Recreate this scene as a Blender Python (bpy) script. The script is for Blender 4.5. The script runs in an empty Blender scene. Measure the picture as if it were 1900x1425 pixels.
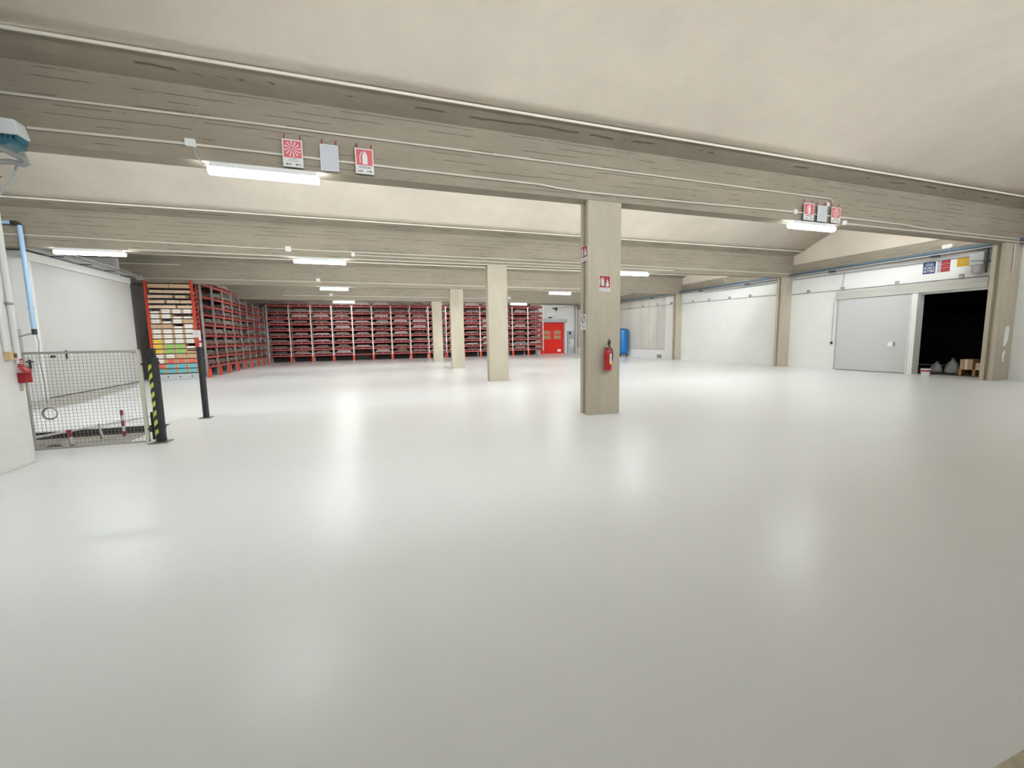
import bpy, math, random
from mathutils import Matrix, Vector
random.seed(7)
S = bpy.context.scene
COL = S.collection
# ------------------------------------------------------------------ camera
F = 774.0112
R = [[0.9465277, -0.3221982, -0.0165454], [-0.0509523, -0.0986495, -0.9938169], [0.3185738, 0.9415183, -0.1097913]]
cd = bpy.data.cameras.new('camera'); cam = bpy.data.objects.new('camera', cd); COL.objects.link(cam)
cd.sensor_fit = 'HORIZONTAL'; cd.sensor_width = 36.0; cd.lens = F / 1900 * 36.0
cd.clip_start = 0.05; cd.clip_end = 200
rt, dn, fw = [Vector(v) for v in R]
m = Matrix((rt, -dn, -fw)).transposed().to_4x4(); m.translation = Vector((0, 0, 1.6))
cam.matrix_world = m
S.camera = cam
# ------------------------------------------------------------------ world / exposure
W = bpy.data.worlds.new('world'); S.world = W; W.use_nodes = True
W.node_tree.nodes['Background'].inputs[0].default_value = (0.8, 0.85, 0.9, 1)
W.node_tree.nodes['Background'].inputs[1].default_value = 0.05
S.view_settings.view_transform = 'Standard'; S.view_settings.look = 'None'
S.view_settings.gamma = 1.0; S.view_settings.use_curve_mapping = False
S.view_settings.exposure = 1.0
LAMP = 16.0
BEAM_FILL = 32.0  # radiance of the added fill lights behind the beams
CREST_FILL = 21.0      # radiance of the added fill lights in the vault crests
# ------------------------------------------------------------------ materials
def mat(name, col, rough=0.6, metal=0.0, var=0.0, scale=4.0, bump=0.0, bscale=None, stretch=(1, 1, 1), emit=0.0, coat=0.0, col2=None, spec=None):
    M_ = bpy.data.materials.new(name); M_.use_nodes = True
    nt = M_.node_tree; b = nt.nodes['Principled BSDF']
    b.inputs['Base Color'].default_value = (*col, 1); b.inputs['Roughness'].default_value = rough
    b.inputs['Metallic'].default_value = metal
    if coat: b.inputs['Coat Weight'].default_value = coat; b.inputs['Coat Roughness'].default_value = 0.15
    if spec is not None: b.inputs['Specular IOR Level'].default_value = spec
    if emit:
        b.inputs['Emission Color'].default_value = (*col, 1); b.inputs['Emission Strength'].default_value = emit
    if var or bump or col2:
        tc = nt.nodes.new('ShaderNodeNewGeometry')
        mp = nt.nodes.new('ShaderNodeMapping'); mp.inputs['Scale'].default_value = stretch
        nt.links.new(tc.outputs['Position'], mp.inputs['Vector'])
        n = nt.nodes.new('ShaderNodeTexNoise'); n.inputs['Scale'].default_value = scale; n.inputs['Detail'].default_value = 8
        n.inputs['Roughness'].default_value = 0.65
        nt.links.new(mp.outputs[0], n.inputs['Vector'])
        if var or col2:
            cr = nt.nodes.new('ShaderNodeValToRGB')
            c1 = tuple(c * (1 - var) for c in col); c2 = col2 if col2 else tuple(min(1, c * (1 + var)) for c in col)
            cr.color_ramp.elements[0].position = 0.3; cr.color_ramp.elements[0].color = (*c1, 1)
            cr.color_ramp.elements[1].position = 0.7; cr.color_ramp.elements[1].color = (*c2, 1)
            nt.links.new(n.outputs['Fac'], cr.inputs[0]); nt.links.new(cr.outputs[0], b.inputs['Base Color'])
        if bump:
            n2 = nt.nodes.new('ShaderNodeTexNoise'); n2.inputs['Scale'].default_value = bscale or scale * 3; n2.inputs['Detail'].default_value = 5
            nt.links.new(mp.outputs[0], n2.inputs['Vector'])
            bp = nt.nodes.new('ShaderNodeBump'); bp.inputs['Strength'].default_value = bump; bp.inputs['Distance'].default_value = 0.02
            nt.links.new(n2.outputs['Fac'], bp.inputs['Height']); nt.links.new(bp.outputs[0], b.inputs['Normal'])
    return M_

def concrete(name, col, axis, pitch=0.11, seam=0.5, blotch=0.16, grainy=0.35):
    """board-formed concrete: boards across `axis` (2 = horizontal boards, 0 = vertical boards), joints broken by noise"""
    M_ = bpy.data.materials.new(name); M_.use_nodes = True
    nt = M_.node_tree; N = nt.nodes; L = nt.links; b = N['Principled BSDF']; b.inputs['Roughness'].default_value = 0.85
    b.inputs['Specular IOR Level'].default_value = 0.25
    g = N.new('ShaderNodeNewGeometry'); sx = N.new('ShaderNodeSeparateXYZ'); L.new(g.outputs['Position'], sx.inputs[0])
    def math_(op, a, bb=None, cc=None):
        q = N.new('ShaderNodeMath'); q.operation = op
        for i, v in enumerate((a, bb, cc)):
            if v is None: continue
            if isinstance(v, (int, float)): q.inputs[i].default_value = v
            else: L.new(v, q.inputs[i])
        return q.outputs[0]
    def noise(scale, detail, st, src=None):
        mp = N.new('ShaderNodeMapping'); mp.inputs['Scale'].default_value = st; L.new(src or g.outputs['Position'], mp.inputs[0])
        n = N.new('ShaderNodeTexNoise'); n.inputs['Scale'].default_value = scale; n.inputs['Detail'].default_value = detail
        n.inputs['Roughness'].default_value = 0.6; L.new(mp.outputs[0], n.inputs['Vector']); return n.outputs['Fac']
    wob = noise(2.0, 3, (0.35, 0.35, 1.0) if axis == 2 else (1, 1, 0.3))
    co = sx.outputs[axis]
    u = math_('ADD', math_('MULTIPLY', co, 1 / pitch), math_('MULTIPLY', wob, 0.5))
    fr = math_('FRACT', u); bd = math_('FLOOR', u)
    line = math_('LESS_THAN', math_('ABSOLUTE', math_('SUBTRACT', fr, 0.5)), 0.055)
    brk = noise(1.0, 6, (1.1, 1.1, 9) if axis == 2 else (9, 9, 1.1))
    line = math_('MULTIPLY', line, math_('GREATER_THAN', brk, 0.52))
    big = noise(0.9, 8, (0.6, 0.6, 1.3) if axis == 2 else (1.3, 1.3, 0.6))
    grain = noise(7.0, 6, (0.4, 0.4, 5) if axis == 2 else (4, 4, 0.5))
    fine = noise(60.0, 3, (1, 1, 1))
    v = math_('ADD', math_('MULTIPLY', math_('SUBTRACT', big, 0.5), blotch * 3), math_('MULTIPLY', math_('SUBTRACT', grain, 0.5), grainy))
    v = math_('ADD', v, math_('MULTIPLY', math_('SUBTRACT', fine, 0.5), 0.12))
    wn = N.new('ShaderNodeTexWhiteNoise'); wn.noise_dimensions = '1D'; L.new(bd, wn.inputs['W'])
    v = math_('ADD', v, math_('MULTIPLY', math_('SUBTRACT', wn.outputs['Value'], 0.5), 0.07))
    v = math_('ADD', v, 1.0)
    v = math_('MULTIPLY', v, math_('SUBTRACT', 1.0, math_('MULTIPLY', line, 1 - seam)))
    mx = N.new('ShaderNodeVectorMath'); mx.operation = 'SCALE'; mx.inputs[0].default_value = col; L.new(v, mx.inputs['Scale'])
    L.new(mx.outputs[0], b.inputs['Base Color'])
    h = math_('SUBTRACT', math_('MULTIPLY', grain, 0.5), math_('MULTIPLY', line, 0.6))
    bp = N.new('ShaderNodeBump'); bp.inputs['Strength'].default_value = 0.5; bp.inputs['Distance'].default_value = 0.01
    L.new(h, bp.inputs['Height']); L.new(bp.outputs[0], b.inputs['Normal'])
    return M_

def floor_material():
    M_ = bpy.data.materials.new('grey_epoxy'); M_.use_nodes = True
    nt = M_.node_tree; N = nt.nodes; L = nt.links; b = N['Principled BSDF']
    g = N.new('ShaderNodeNewGeometry')
    n = N.new('ShaderNodeTexNoise'); n.inputs['Scale'].default_value = 0.22; n.inputs['Detail'].default_value = 4
    mp = N.new('ShaderNodeMapping'); mp.inputs['Scale'].default_value = (0.5, 1.6, 1); L.new(g.outputs['Position'], mp.inputs[0]); L.new(mp.outputs[0], n.inputs['Vector'])
    cr = N.new('ShaderNodeValToRGB'); cr.color_ramp.elements[0].position = 0.3; cr.color_ramp.elements[0].color = (0.73, 0.745, 0.75, 1)
    cr.color_ramp.elements[1].position = 0.7; cr.color_ramp.elements[1].color = (0.77, 0.785, 0.79, 1)
    L.new(n.outputs['Fac'], cr.inputs[0])
    f = N.new('ShaderNodeTexNoise'); f.inputs['Scale'].default_value = 220; f.inputs['Detail'].default_value = 2; L.new(g.outputs['Position'], f.inputs['Vector'])
    mr = N.new('ShaderNodeMapRange'); mr.inputs[3].default_value = 0.94; mr.inputs[4].default_value = 1.06; L.new(f.outputs['Fac'], mr.inputs[0])
    sc = N.new('ShaderNodeVectorMath'); sc.operation = 'SCALE'; L.new(cr.outputs[0], sc.inputs[0]); L.new(mr.outputs[0], sc.inputs['Scale'])
    L.new(sc.outputs[0], b.inputs['Base Color'])
    b.inputs['Roughness'].default_value = 0.27; b.inputs['Specular IOR Level'].default_value = 0.30
    w = N.new('ShaderNodeTexNoise'); w.inputs['Scale'].default_value = 5.0; w.inputs['Detail'].default_value = 3; L.new(g.outputs['Position'], w.inputs['Vector'])
    bp = N.new('ShaderNodeBump'); bp.inputs['Strength'].default_value = 0.06; bp.inputs['Distance'].default_value = 0.03
    L.new(w.outputs['Fac'], bp.inputs['Height']); L.new(bp.outputs[0], b.inputs['Normal'])
    return M_

M_BEAM = concrete('beam_concrete', (0.30, 0.260, 0.205), 2)
M_COLUMN = concrete('column_concrete', (0.455, 0.41, 0.325), 0, pitch=0.19, seam=0.95, blotch=0.16, grainy=0.12)
M_VAULT = mat('vault_plaster', (0.65, 0.575, 0.485), 0.9, var=0.07, scale=0.8, bump=0.25, bscale=14)
M_LITRIM = mat('lit_gap_rim', (0.72, 0.68, 0.58), 0.9)
M_WHITE = mat('white_wall_paint', (0.78, 0.78, 0.76), 0.75, var=0.03, scale=1.5, bump=0.12, bscale=12)
M_PILLAR = mat('white_pillar_paint', (0.76, 0.76, 0.74), 0.7, var=0.05, scale=2.5, bump=0.4, bscale=10)
M_PANELW = mat('precast_panel', (0.60, 0.57, 0.52), 0.8, var=0.12, scale=1.0, stretch=(1, 1.2, 0.35), bump=0.1)
M_FLOOR = floor_material()
M_OLD = mat('old_dark_floor', (0.03, 0.028, 0.022), 0.9, var=0.4, scale=5, bump=0.4)
M_STRIP = mat('floor_edge_strip', (0.50, 0.45, 0.34), 0.7, var=0.2, scale=12)
M_PITF = mat('pit_concrete', (0.30, 0.28, 0.25), 0.85, var=0.25, scale=3, bump=0.3)
M_PITW = mat('pit_wall_shade', (0.05, 0.05, 0.05), 0.6, var=0.3, scale=10)  # near black: the shade on the pit walls is put into the colour
M_DARKROOM = mat('unlit_room_shade', (0.012, 0.012, 0.012), 0.95, var=0.2, scale=3)  # room's lack of light put into a near-black wall colour
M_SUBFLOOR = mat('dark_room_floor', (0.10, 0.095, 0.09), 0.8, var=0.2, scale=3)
M_CONT = mat('container_panel', (0.60, 0.60, 0.585), 0.5, var=0.03, scale=0.8)
M_CONTW = mat('container_white', (0.80, 0.79, 0.77), 0.45)
M_CONTB = mat('container_bluegrey', (0.50, 0.53, 0.54), 0.5)
M_GREYWALL = mat('grey_left_wall', (0.30, 0.29, 0.275), 0.85, var=0.08, scale=1.2)
M_RED = mat('orange_red_paint', (0.60, 0.045, 0.02), 0.45)
M_ORANGE = mat('orange_guard_paint', (0.72, 0.06, 0.02), 0.45)
M_RACKRED = mat('dusty_red_steel', (0.42, 0.045, 0.04), 0.5, var=0.15, scale=5)
M_TRAY = mat('red_tray_steel', (0.60, 0.17, 0.15), 0.5, var=0.25, scale=6)
M_TRAYO = mat('brown_red_tray', (0.30, 0.09, 0.06), 0.6, var=0.25, scale=6)
M_POCKSHADE = mat('maroon_pocket_shade', (0.03, 0.003, 0.004), 0.7)  # shade inside the tray pockets, as a colour
M_POCKSHADEB = mat('brown_pocket_shade', (0.035, 0.010, 0.008), 0.7)
M_TRAYW = mat('white_tray', (0.75, 0.70, 0.66), 0.5)
M_GALV = mat('galvanised_upright', (0.62, 0.60, 0.58), 0.4, metal=0.3, var=0.1, scale=10)
M_GALVG = mat('grey_upright', (0.36, 0.36, 0.36), 0.45, metal=0.4, var=0.15, scale=10)
M_BACKING = mat('dark_backing_board', (0.045, 0.035, 0.03), 0.8)
M_KRAFT = mat('kraft_card', (0.60, 0.40, 0.24), 0.8, var=0.08, scale=8)
M_KRAFTL = mat('pale_kraft_card', (0.74, 0.54, 0.37), 0.8, var=0.08, scale=8)
M_LW = mat('white_label', (0.85, 0.85, 0.83), 0.6)
M_LY = mat('yellow_label', (0.85, 0.62, 0.03), 0.6)
M_LG = mat('green_label', (0.22, 0.60, 0.10), 0.6)
M_LR = mat('red_label', (0.80, 0.10, 0.09), 0.6)
M_LB = mat('blue_label', (0.07, 0.50, 0.66), 0.6)
M_BLACK = mat('black_paint', (0.022, 0.024, 0.026), 0.45, var=0.3, scale=8)
M_YEL = mat('hazard_yellow', (0.62, 0.66, 0.10), 0.6)
M_BASE = mat('grey_base_plate', (0.20, 0.20, 0.19), 0.55)
M_GATE = mat('gate_grey_steel', (0.42, 0.41, 0.38), 0.5, metal=0.2)
M_CREAM = mat('gate_cream_frame', (0.60, 0.58, 0.48), 0.5)
M_WIRE = mat('mesh_wire', (0.27, 0.27, 0.26), 0.5, metal=0.3)
M_SRED = mat('sign_red', (0.32, 0.006, 0.016), 0.5)
M_SPINK = mat('sign_faded_red', (0.60, 0.10, 0.12), 0.5)
M_SWHITE = mat('sign_white', (0.66, 0.66, 0.655), 0.5)
M_SBLANK = mat('sign_blank_grey', (0.50, 0.51, 0.56), 0.5)
M_SBLUE = mat('sign_blue', (0.015, 0.045, 0.14), 0.5)
M_SYEL = mat('sign_yellow', (0.55, 0.33, 0.006), 0.5)
M_SDARK = mat('sign_dark_print', (0.07, 0.075, 0.08), 0.6)
M_SGREY = mat('sign_grey_print', (0.30, 0.30, 0.30), 0.6)
M_EXT = mat('extinguisher_red', (0.45, 0.006, 0.012), 0.28, coat=0.5)
M_RUBBER = mat('black_rubber', (0.02, 0.02, 0.02), 0.6)
M_BRASS = mat('worn_brass', (0.55, 0.42, 0.25), 0.4, metal=0.6)
M_CONDUIT = mat('conduit_pvc', (0.62, 0.58, 0.50), 0.45)
M_JBOX = mat('junction_box_plastic', (0.66, 0.68, 0.68), 0.5)
M_BLUETANK = mat('tank_blue', (0.004, 0.13, 0.36), 0.35)
M_BLUEPIPE = mat('pale_blue_pipe', (0.33, 0.50, 0.70), 0.4)
M_TRUNK = mat('blue_grey_trunking', (0.10, 0.17, 0.23), 0.45, metal=0.2)
M_TRUNKG = mat('grey_trunking', (0.40, 0.40, 0.40), 0.5, metal=0.2)
M_PIPEG = mat('grey_plastic_pipe', (0.27, 0.27, 0.27), 0.5)
M_TEAL = mat('teal_steel', (0.03, 0.13, 0.17), 0.45)
M_DOOR = mat('light_grey_door', (0.55, 0.56, 0.555), 0.5)
M_DOORT = mat('grey_door_trim', (0.50, 0.49, 0.45), 0.6)
M_DOORR = mat('red_pvc_door', (0.68, 0.014, 0.005), 0.4)
M_VIS = mat('yellowed_vision_panel', (0.40, 0.25, 0.14), 0.35)
M_CABG = mat('cabinet_grey', (0.42, 0.44, 0.45), 0.5)
M_LIGHTBODY = mat('fixture_housing', (0.75, 0.76, 0.76), 0.5)
M_LAMP = mat('lit_diffuser', (0.96, 1.0, 0.98), 0.5, emit=LAMP)
M_BAG = mat('white_plastic_bag', (0.60, 0.62, 0.62), 0.5, var=0.1, scale=10)
M_WOOD = mat('pallet_wood', (0.48, 0.27, 0.13), 0.8, var=0.15, scale=9)
M_TAN = mat('tan_plastic', (0.62, 0.45, 0.24), 0.5)
BUND = [mat('bundle_grey', (0.22, 0.19, 0.165), 0.85, var=0.3, scale=9), mat('bundle_taupe', (0.15, 0.115, 0.09), 0.85, var=0.3, scale=9),
        mat('bundle_pale', (0.36, 0.31, 0.28), 0.8, var=0.2, scale=9), mat('bundle_mauve', (0.20, 0.13, 0.13), 0.85, var=0.3, scale=9),
        mat('bundle_olive', (0.16, 0.155, 0.11), 0.85, var=0.3, scale=9), mat('bundle_dark', (0.055, 0.045, 0.05), 0.7, var=0.4, scale=9)]
M_DIMFILL = mat('added_dim_fill', (0.93, 0.98, 1.0), 0.5, emit=15.0)
M_CRESTFILL = mat('added_crest_fill', (0.93, 0.98, 1.0), 0.5, emit=CREST_FILL)
M_BEAMFILL = mat('added_beam_fill', (0.93, 0.98, 1.0), 0.5, emit=BEAM_FILL)
# ------------------------------------------------------------------ mesh helpers
class MB:
    def __init__(s): s.v = []; s.f = []
    def box(s, x0, x1, y0, y1, z0, z1):
        b = len(s.v)
        s.v += [(x0, y0, z0), (x1, y0, z0), (x1, y1, z0), (x0, y1, z0), (x0, y0, z1), (x1, y0, z1), (x1, y1, z1), (x0, y1, z1)]
        s.f += [tuple(b + i for i in q) for q in ((0, 3, 2, 1), (4, 5, 6, 7), (0, 1, 5, 4), (1, 2, 6, 5), (2, 3, 7, 6), (3, 0, 4, 7))]
        return s
    def prism(s, prof, axis, a, b_, closed=True):
        """extrude a 2D profile (list of pairs) along axis 0/1/2 from a to b_"""
        n = len(prof); o = len(s.v)
        def P(p, t):
            return (t, p[0], p[1]) if axis == 0 else ((p[0], t, p[1]) if axis == 1 else (p[0], p[1], t))
        s.v += [P(p, a) for p in prof] + [P(p, b_) for p in prof]
        for i in range(n):
            j = (i + 1) % n
            s.f.append((o + i, o + j, o + n + j, o + n + i))
        s.f.append(tuple(o + i for i in reversed(range(n)))); s.f.append(tuple(o + n + i for i in range(n)))
        return s
    def tube(s, pts, r, n=8, caps=True):
        pts = [Vector(p) for p in pts]; o = len(s.v); k = len(pts)
        rs = r if isinstance(r, (list, tuple)) else [r] * k
        prev = None
        for i, p in enumerate(pts):
            d = (pts[min(i + 1, k - 1)] - pts[max(i - 1, 0)]).normalized()
            if prev is None:
                u = d.cross(Vector((0, 0, 1)))
                if u.length < 1e-3: u = d.cross(Vector((1, 0, 0)))
                u.normalize()
            else:
                u = (prev - d * prev.dot(d)).normalized()
            prev = u; w = d.cross(u)
            for j in range(n):
                a = 2 * math.pi * (j + .5) / n
                s.v.append(tuple(p + (u * math.cos(a) + w * math.sin(a)) * rs[i]))
        for i in range(k - 1):
            for j in range(n):
                a, b = o + i * n + j, o + i * n + (j + 1) % n
                s.f.append((a, b, b + n, a + n))
        if caps:
            s.f.append(tuple(o + j for j in reversed(range(n)))); s.f.append(tuple(o + (k - 1) * n + j for j in range(n)))
        return s
    def lathe(s, prof, cx, cy, n=24):
        o = len(s.v); k = len(prof)
        for r, z in prof:
            for j in range(n):
                a = 2 * math.pi * j / n; s.v.append((cx + r * math.cos(a), cy + r * math.sin(a), z))
        for i in range(k - 1):
            for j in range(n):
                a, b = o + i * n + j, o + i * n + (j + 1) % n
                s.f.append((a, b, b + n, a + n))
        s.f.append(tuple(o + j for j in reversed(range(n)))); s.f.append(tuple(o + (k - 1) * n + j for j in range(n)))
        return s
    def poly(s, pts):
        o = len(s.v); s.v += [tuple(p) for p in pts]; s.f.append(tuple(range(o, o + len(pts)))); return s
    def slab(s, pts, off):
        """a flat polygon in 3D given a thickness along off"""
        o = len(s.v); n = len(pts); off = Vector(off)
        s.v += [tuple(p) for p in pts] + [tuple(Vector(p) + off) for p in pts]
        s.f.append(tuple(range(o, o + n))); s.f.append(tuple(reversed(range(o + n, o + 2 * n))))
        for i in range(n):
            j = (i + 1) % n; s.f.append((o + i, o + n + i, o + n + j, o + j))
        return s
    def build(s, name, material, parent=None, smooth=False, bevel=0.0, loc=None):
        me = bpy.data.meshes.new(name); me.from_pydata(s.v, [], s.f)
        import bmesh
        bm = bmesh.new(); bm.from_mesh(me); bmesh.ops.recalc_face_normals(bm, faces=bm.faces); bm.to_mesh(me); bm.free()
        me.materials.append(material)
        if smooth:
            for p in me.polygons: p.use_smooth = True
        o = bpy.data.objects.new(name, me); COL.objects.link(o)
        if bevel:
            bv = o.modifiers.new('bevel', 'BEVEL'); bv.width = bevel; bv.segments = 2; bv.limit_method = 'ANGLE'
        if smooth:
            es = o.modifiers.new('split', 'EDGE_SPLIT'); es.split_angle = math.radians(40)
        if parent is not None:
            o.parent = parent
            o.matrix_parent_inverse = Matrix.Translation(-parent.location) if not parent.parent else Matrix()
        if loc is not None: o.location = loc
        return o
def tag(o, label, cat, group=None, kind=None):
    if label: o['label'] = label
    if cat: o['category'] = cat
    if group: o['group'] = group
    if kind: o['kind'] = kind
    return o
def thing(name, loc, label, cat, group=None):
    o = bpy.data.objects.new(name, None); COL.objects.link(o); o.location = loc; o.empty_display_size = 0.1
    return tag(o, label, cat, group)
def struct(o): o['kind'] = 'structure'; return o
def dup(root, loc, label, group=None, mats=None):
    r = root.copy(); COL.objects.link(r); r.location = loc; r['label'] = label
    if group: r['group'] = group
    for ch in root.children:
        c = ch.copy(); COL.objects.link(c); c.parent = r
        for g in ch.children:
            d = g.copy(); COL.objects.link(d); d.parent = c
    return r
def text_mesh(name, txt, size, origin, right, up, material, parent, align='CENTER', width=None):
    """lettering as a mesh; origin = centre of the line"""
    cu = bpy.data.curves.new(name, 'FONT'); cu.body = txt; cu.size = size; cu.align_x = align; cu.align_y = 'CENTER'; cu.extrude = 0.0008
    cu.offset = size * 0.012
    t = bpy.data.objects.new(name + '_tmp', cu); COL.objects.link(t)
    bpy.context.view_layer.update()
    me = bpy.data.meshes.new_from_object(t.evaluated_get(bpy.context.evaluated_depsgraph_get()))
    bpy.data.objects.remove(t)
    right = Vector(right).normalized(); up = Vector(up).normalized(); nrm = right.cross(up)
    sx = 1.0
    if width and len(me.vertices):
        w = max(v.co.x for v in me.vertices) - min(v.co.x for v in me.vertices)
        if w > 0: sx = width / w
    for v in me.vertices:
        v.co = Vector(origin) + right * v.co.x * sx + up * v.co.y + nrm * v.co.z
    me.materials.clear(); me.materials.append(material)
    o = bpy.data.objects.new(name, me); COL.objects.link(o)
    o.parent = parent; o.matrix_parent_inverse = Matrix.Translation(-parent.location) if not parent.parent else Matrix()
    return o
ORD = ['first', 'second', 'third', 'fourth', 'fifth', 'sixth', 'seventh', 'eighth', 'ninth', 'tenth', 'eleventh', 'twelfth', 'thirteenth', 'fourteenth', 'fifteenth', 'sixteenth', 'seventeenth', 'eighteenth']

# ================================================================== SETTING
WX = 19.35           # right wall plane
YB = [-0.02, 7.48, 14.96, 22.45, 29.95]   # front faces of the beams
BACKY = 37.4
LEFTX = -14.0
# floor with a recess for the loading pit (X -6.3..-3.85, Y 8.35..10.02)
PX0, PX1, PY0, PY1 = -6.4, -3.85, 8.34, 10.02
fb = MB()
for (x0, x1, y0, y1) in ((LEFTX, WX + .3, 0.735, PY0), (LEFTX, PX0, PY0, PY1), (PX1, WX + .3, PY0, PY1), (LEFTX, WX + .3, PY1, BACKY + .3)):
    fb.box(x0, x1, y0, y1, -0.25, 0)
struct(fb.build('floor', M_FLOOR))
struct(MB().box(LEFTX, WX + .3, -4.2, 0.66, -0.25, -0.012).build('floor_near', M_OLD))
struct(MB().box(LEFTX, WX + .3, 0.66, 0.735, -0.25, 0.004).build('trim_1', M_STRIP, bevel=0.003))
# pit
pb = MB().box(PX0, PX1, PY0, PY1, -0.25, -0.13)
struct(pb.build('floor_pit', M_PITF))
pw = MB().box(PX0, PX1, PY1 - .03, PY1, -0.13, -0.002).box(PX1 - .012, PX1, PY0, PY1 - .03, -0.13, 0.003).box(PX0, PX1 - .012, PY0, PY0 + .02, -0.13, -0.002)
struct(pw.build('trim_2', M_PITW))
# worn damp stain along the foot of the cabin
struct(MB().slab([(-9.32, 15.79, 0.0008), (-9.29, 17.88, 0.0008), (-9.01, 20.66, 0.0008), (-8.49, 19.57, 0.0008), (-7.99, 16.67, 0.0008), (-7.65, 14.90, 0.0008), (-7.71, 13.93, 0.0008), (-8.07, 13.56, 0.0008)], (0, 0, .0006)).build('trim_37', mat('floor_stain', (0.42, 0.40, 0.35), 0.35, var=.15, scale=3)))
# beams: web with flared head
def beam_profile(y):
    return [(y, 4.235), (y + .32, 4.235), (y + .32, 5.24), (y + .79, 5.37), (y + .79, 5.75), (y - .47, 5.75), (y - .47, 5.37), (y, 5.24)]
for i, y in enumerate(YB):
    b = MB().prism(beam_profile(y), 0, LEFTX, WX - .02)
    struct(b.build('trim_%d' % (10 + i), M_BEAM, bevel=0.008))
    struct(MB().box(LEFTX, WX - .02, y - .492, y - .471, 5.335, 5.372).box(LEFTX, WX - .02, y + .791, y + .812, 5.335, 5.372).build('trim_%d' % (50 + i), M_LITRIM))  # pale strips painting the bright lit gap between beam head and vault
# vaults between beams
def vault(y0, y1, name):
    n = 28; lo = []; up = []
    for i in range(n + 1):
        t = i / n; y = y0 + (y1 - y0) * t; s = 2 * t - 1
        lo.append((y, 5.355 + .865 * (1 - s * s))); up.append((y, 5.355 + .865 * (1 - s * s) + .2))
    o = MB().prism(lo + up[::-1], 0, LEFTX, WX + .15).build(name, M_VAULT)
    for p in o.data.polygons: p.use_smooth = abs(p.normal.x) < .5
    return struct(o)
spans = [(-4.2, YB[0] - .44)] + [(YB[i] + .76, YB[i + 1] - .44) for i in range(4)] + [(YB[4] + .76, BACKY + .1)]
for i, (a, b) in enumerate(spans): vault(a, b, 'ceiling_%d' % (i + 1))
# columns with a groove down each flank
def column(x0, x1, y0, y1, ztop, name, mat_=M_COLUMN, groove=True):
    g = .10; a, b = y0 + .105, y0 + .205
    prof = [(x0, y0), (x1, y0), (x1, a), (x1 - g, a + .01), (x1 - g, b - .01), (x1, b), (x1, y1), (x0, y1), (x0, b), (x0 + g, b - .01), (x0 + g, a + .01), (x0, a)]
    return struct(MB().prism(prof, 2, 0, ztop).build(name, mat_, bevel=0.008))
COLS = [(4.15, 4.90), (4.19, 4.94), (4.2, 4.9), (4.3, 4.98)]
for i in range(4):
    column(COLS[i][0], COLS[i][1], YB[i + 1], YB[i + 1] + .31, 4.235, 'trim_%d' % (20 + i))
# pillars of the right wall
for i, (x0, y) in enumerate(((18.47, 7.5), (18.74, 14.98), (18.9, 22.46), (18.95, 29.97))):
    column(x0, WX - .002, y, y + .31, 4.235, 'trim_%d' % (30 + i))
# plaster patches on the first right pillar
pp = MB().slab([(18.86, 7.499, 1.12), (18.92, 7.499, 1.05), (19.02, 7.499, 1.15), (19.1, 7.499, 1.3), (19.11, 7.499, 1.62), (19.07, 7.499, 1.72), (18.92, 7.499, 1.7), (18.86, 7.499, 1.5)], (0, -.004, 0))
pp.slab([(18.9, 7.499, .62), (18.97, 7.499, .58), (18.98, 7.499, .8), (19.03, 7.499, .9), (18.95, 7.499, .97), (18.86, 7.499, .85)], (0, -.004, 0))
struct(pp.build('trim_39', M_WHITE))
struct(MB().box(WX - .009, WX - .0055, 24.35, 24.85, .02, .26).build('trim_38', mat('bare_grey_patch', (.3, .28, .25), .9, var=.3, scale=9)))
# right wall
wr = MB()
DY0, DY1, DZ = 8.16, 9.97, 2.94
wr.box(WX, WX + .25, -4.2, DY0, 0, 4.235).box(WX, WX + .25, DY0, DY1, DZ, 4.235).box(WX, WX + .25, DY1, 22.45, 0, 4.235)
struct(wr.build('wall_right', M_WHITE))
struct(MB().box(WX - .1, WX + .25, -4.2, BACKY, 4.237, 4.81).build('trim_40', M_BEAM, bevel=0.006))
# lunette walls above the edge beam
struct(MB().box(WX - .02, WX + .25, -4.2, BACKY + .2, 4.812, 6.45).build('wall_right_upper', M_VAULT))
# far bay of vertical precast panels with a white plinth
wp = MB(); y = 22.46; k = 0
wp.box(WX, WX + .25, 22.46, 24.05, 0, 4.235)
struct(wp.build('wall_right_rear', M_WHITE))
wq = MB(); ys = [24.06, 24.95, 25.85, 26.75, 27.65, 28.55, 29.45, 30.35, 31.25, 32.2, 33.1, 34.0, 34.9, 35.8, 36.7, BACKY]
for a, b in zip(ys[:-1], ys[1:]):
    wq.box(WX + .01, WX + .25, a + .012, b - .012, .62, 4.235)
struct(wq.build('wall_right_panels', M_PANELW, bevel=0.01))
struct(MB().box(WX + .03, WX + .25, 24.05, BACKY, 0, 4.235).build('wall_right_core', mat('panel_joint', (0.25, 0.24, 0.22), .9)))
struct(MB().box(WX - .005, WX + .25, 24.06, BACKY, 0, .6).build('baseboard_right', M_WHITE))
# back wall
struct(MB().box(LEFTX, WX + .25, BACKY, BACKY + .25, 0, 6.3).build('wall_back', M_WHITE))
struct(MB().box(15.5, WX - .1, BACKY - .2, BACKY - .002, 4.68, 5.6).box(LEFTX, 15.49, BACKY - .2, BACKY - .002, 4.26, 5.6).build('trim_41', M_BEAM))
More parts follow.
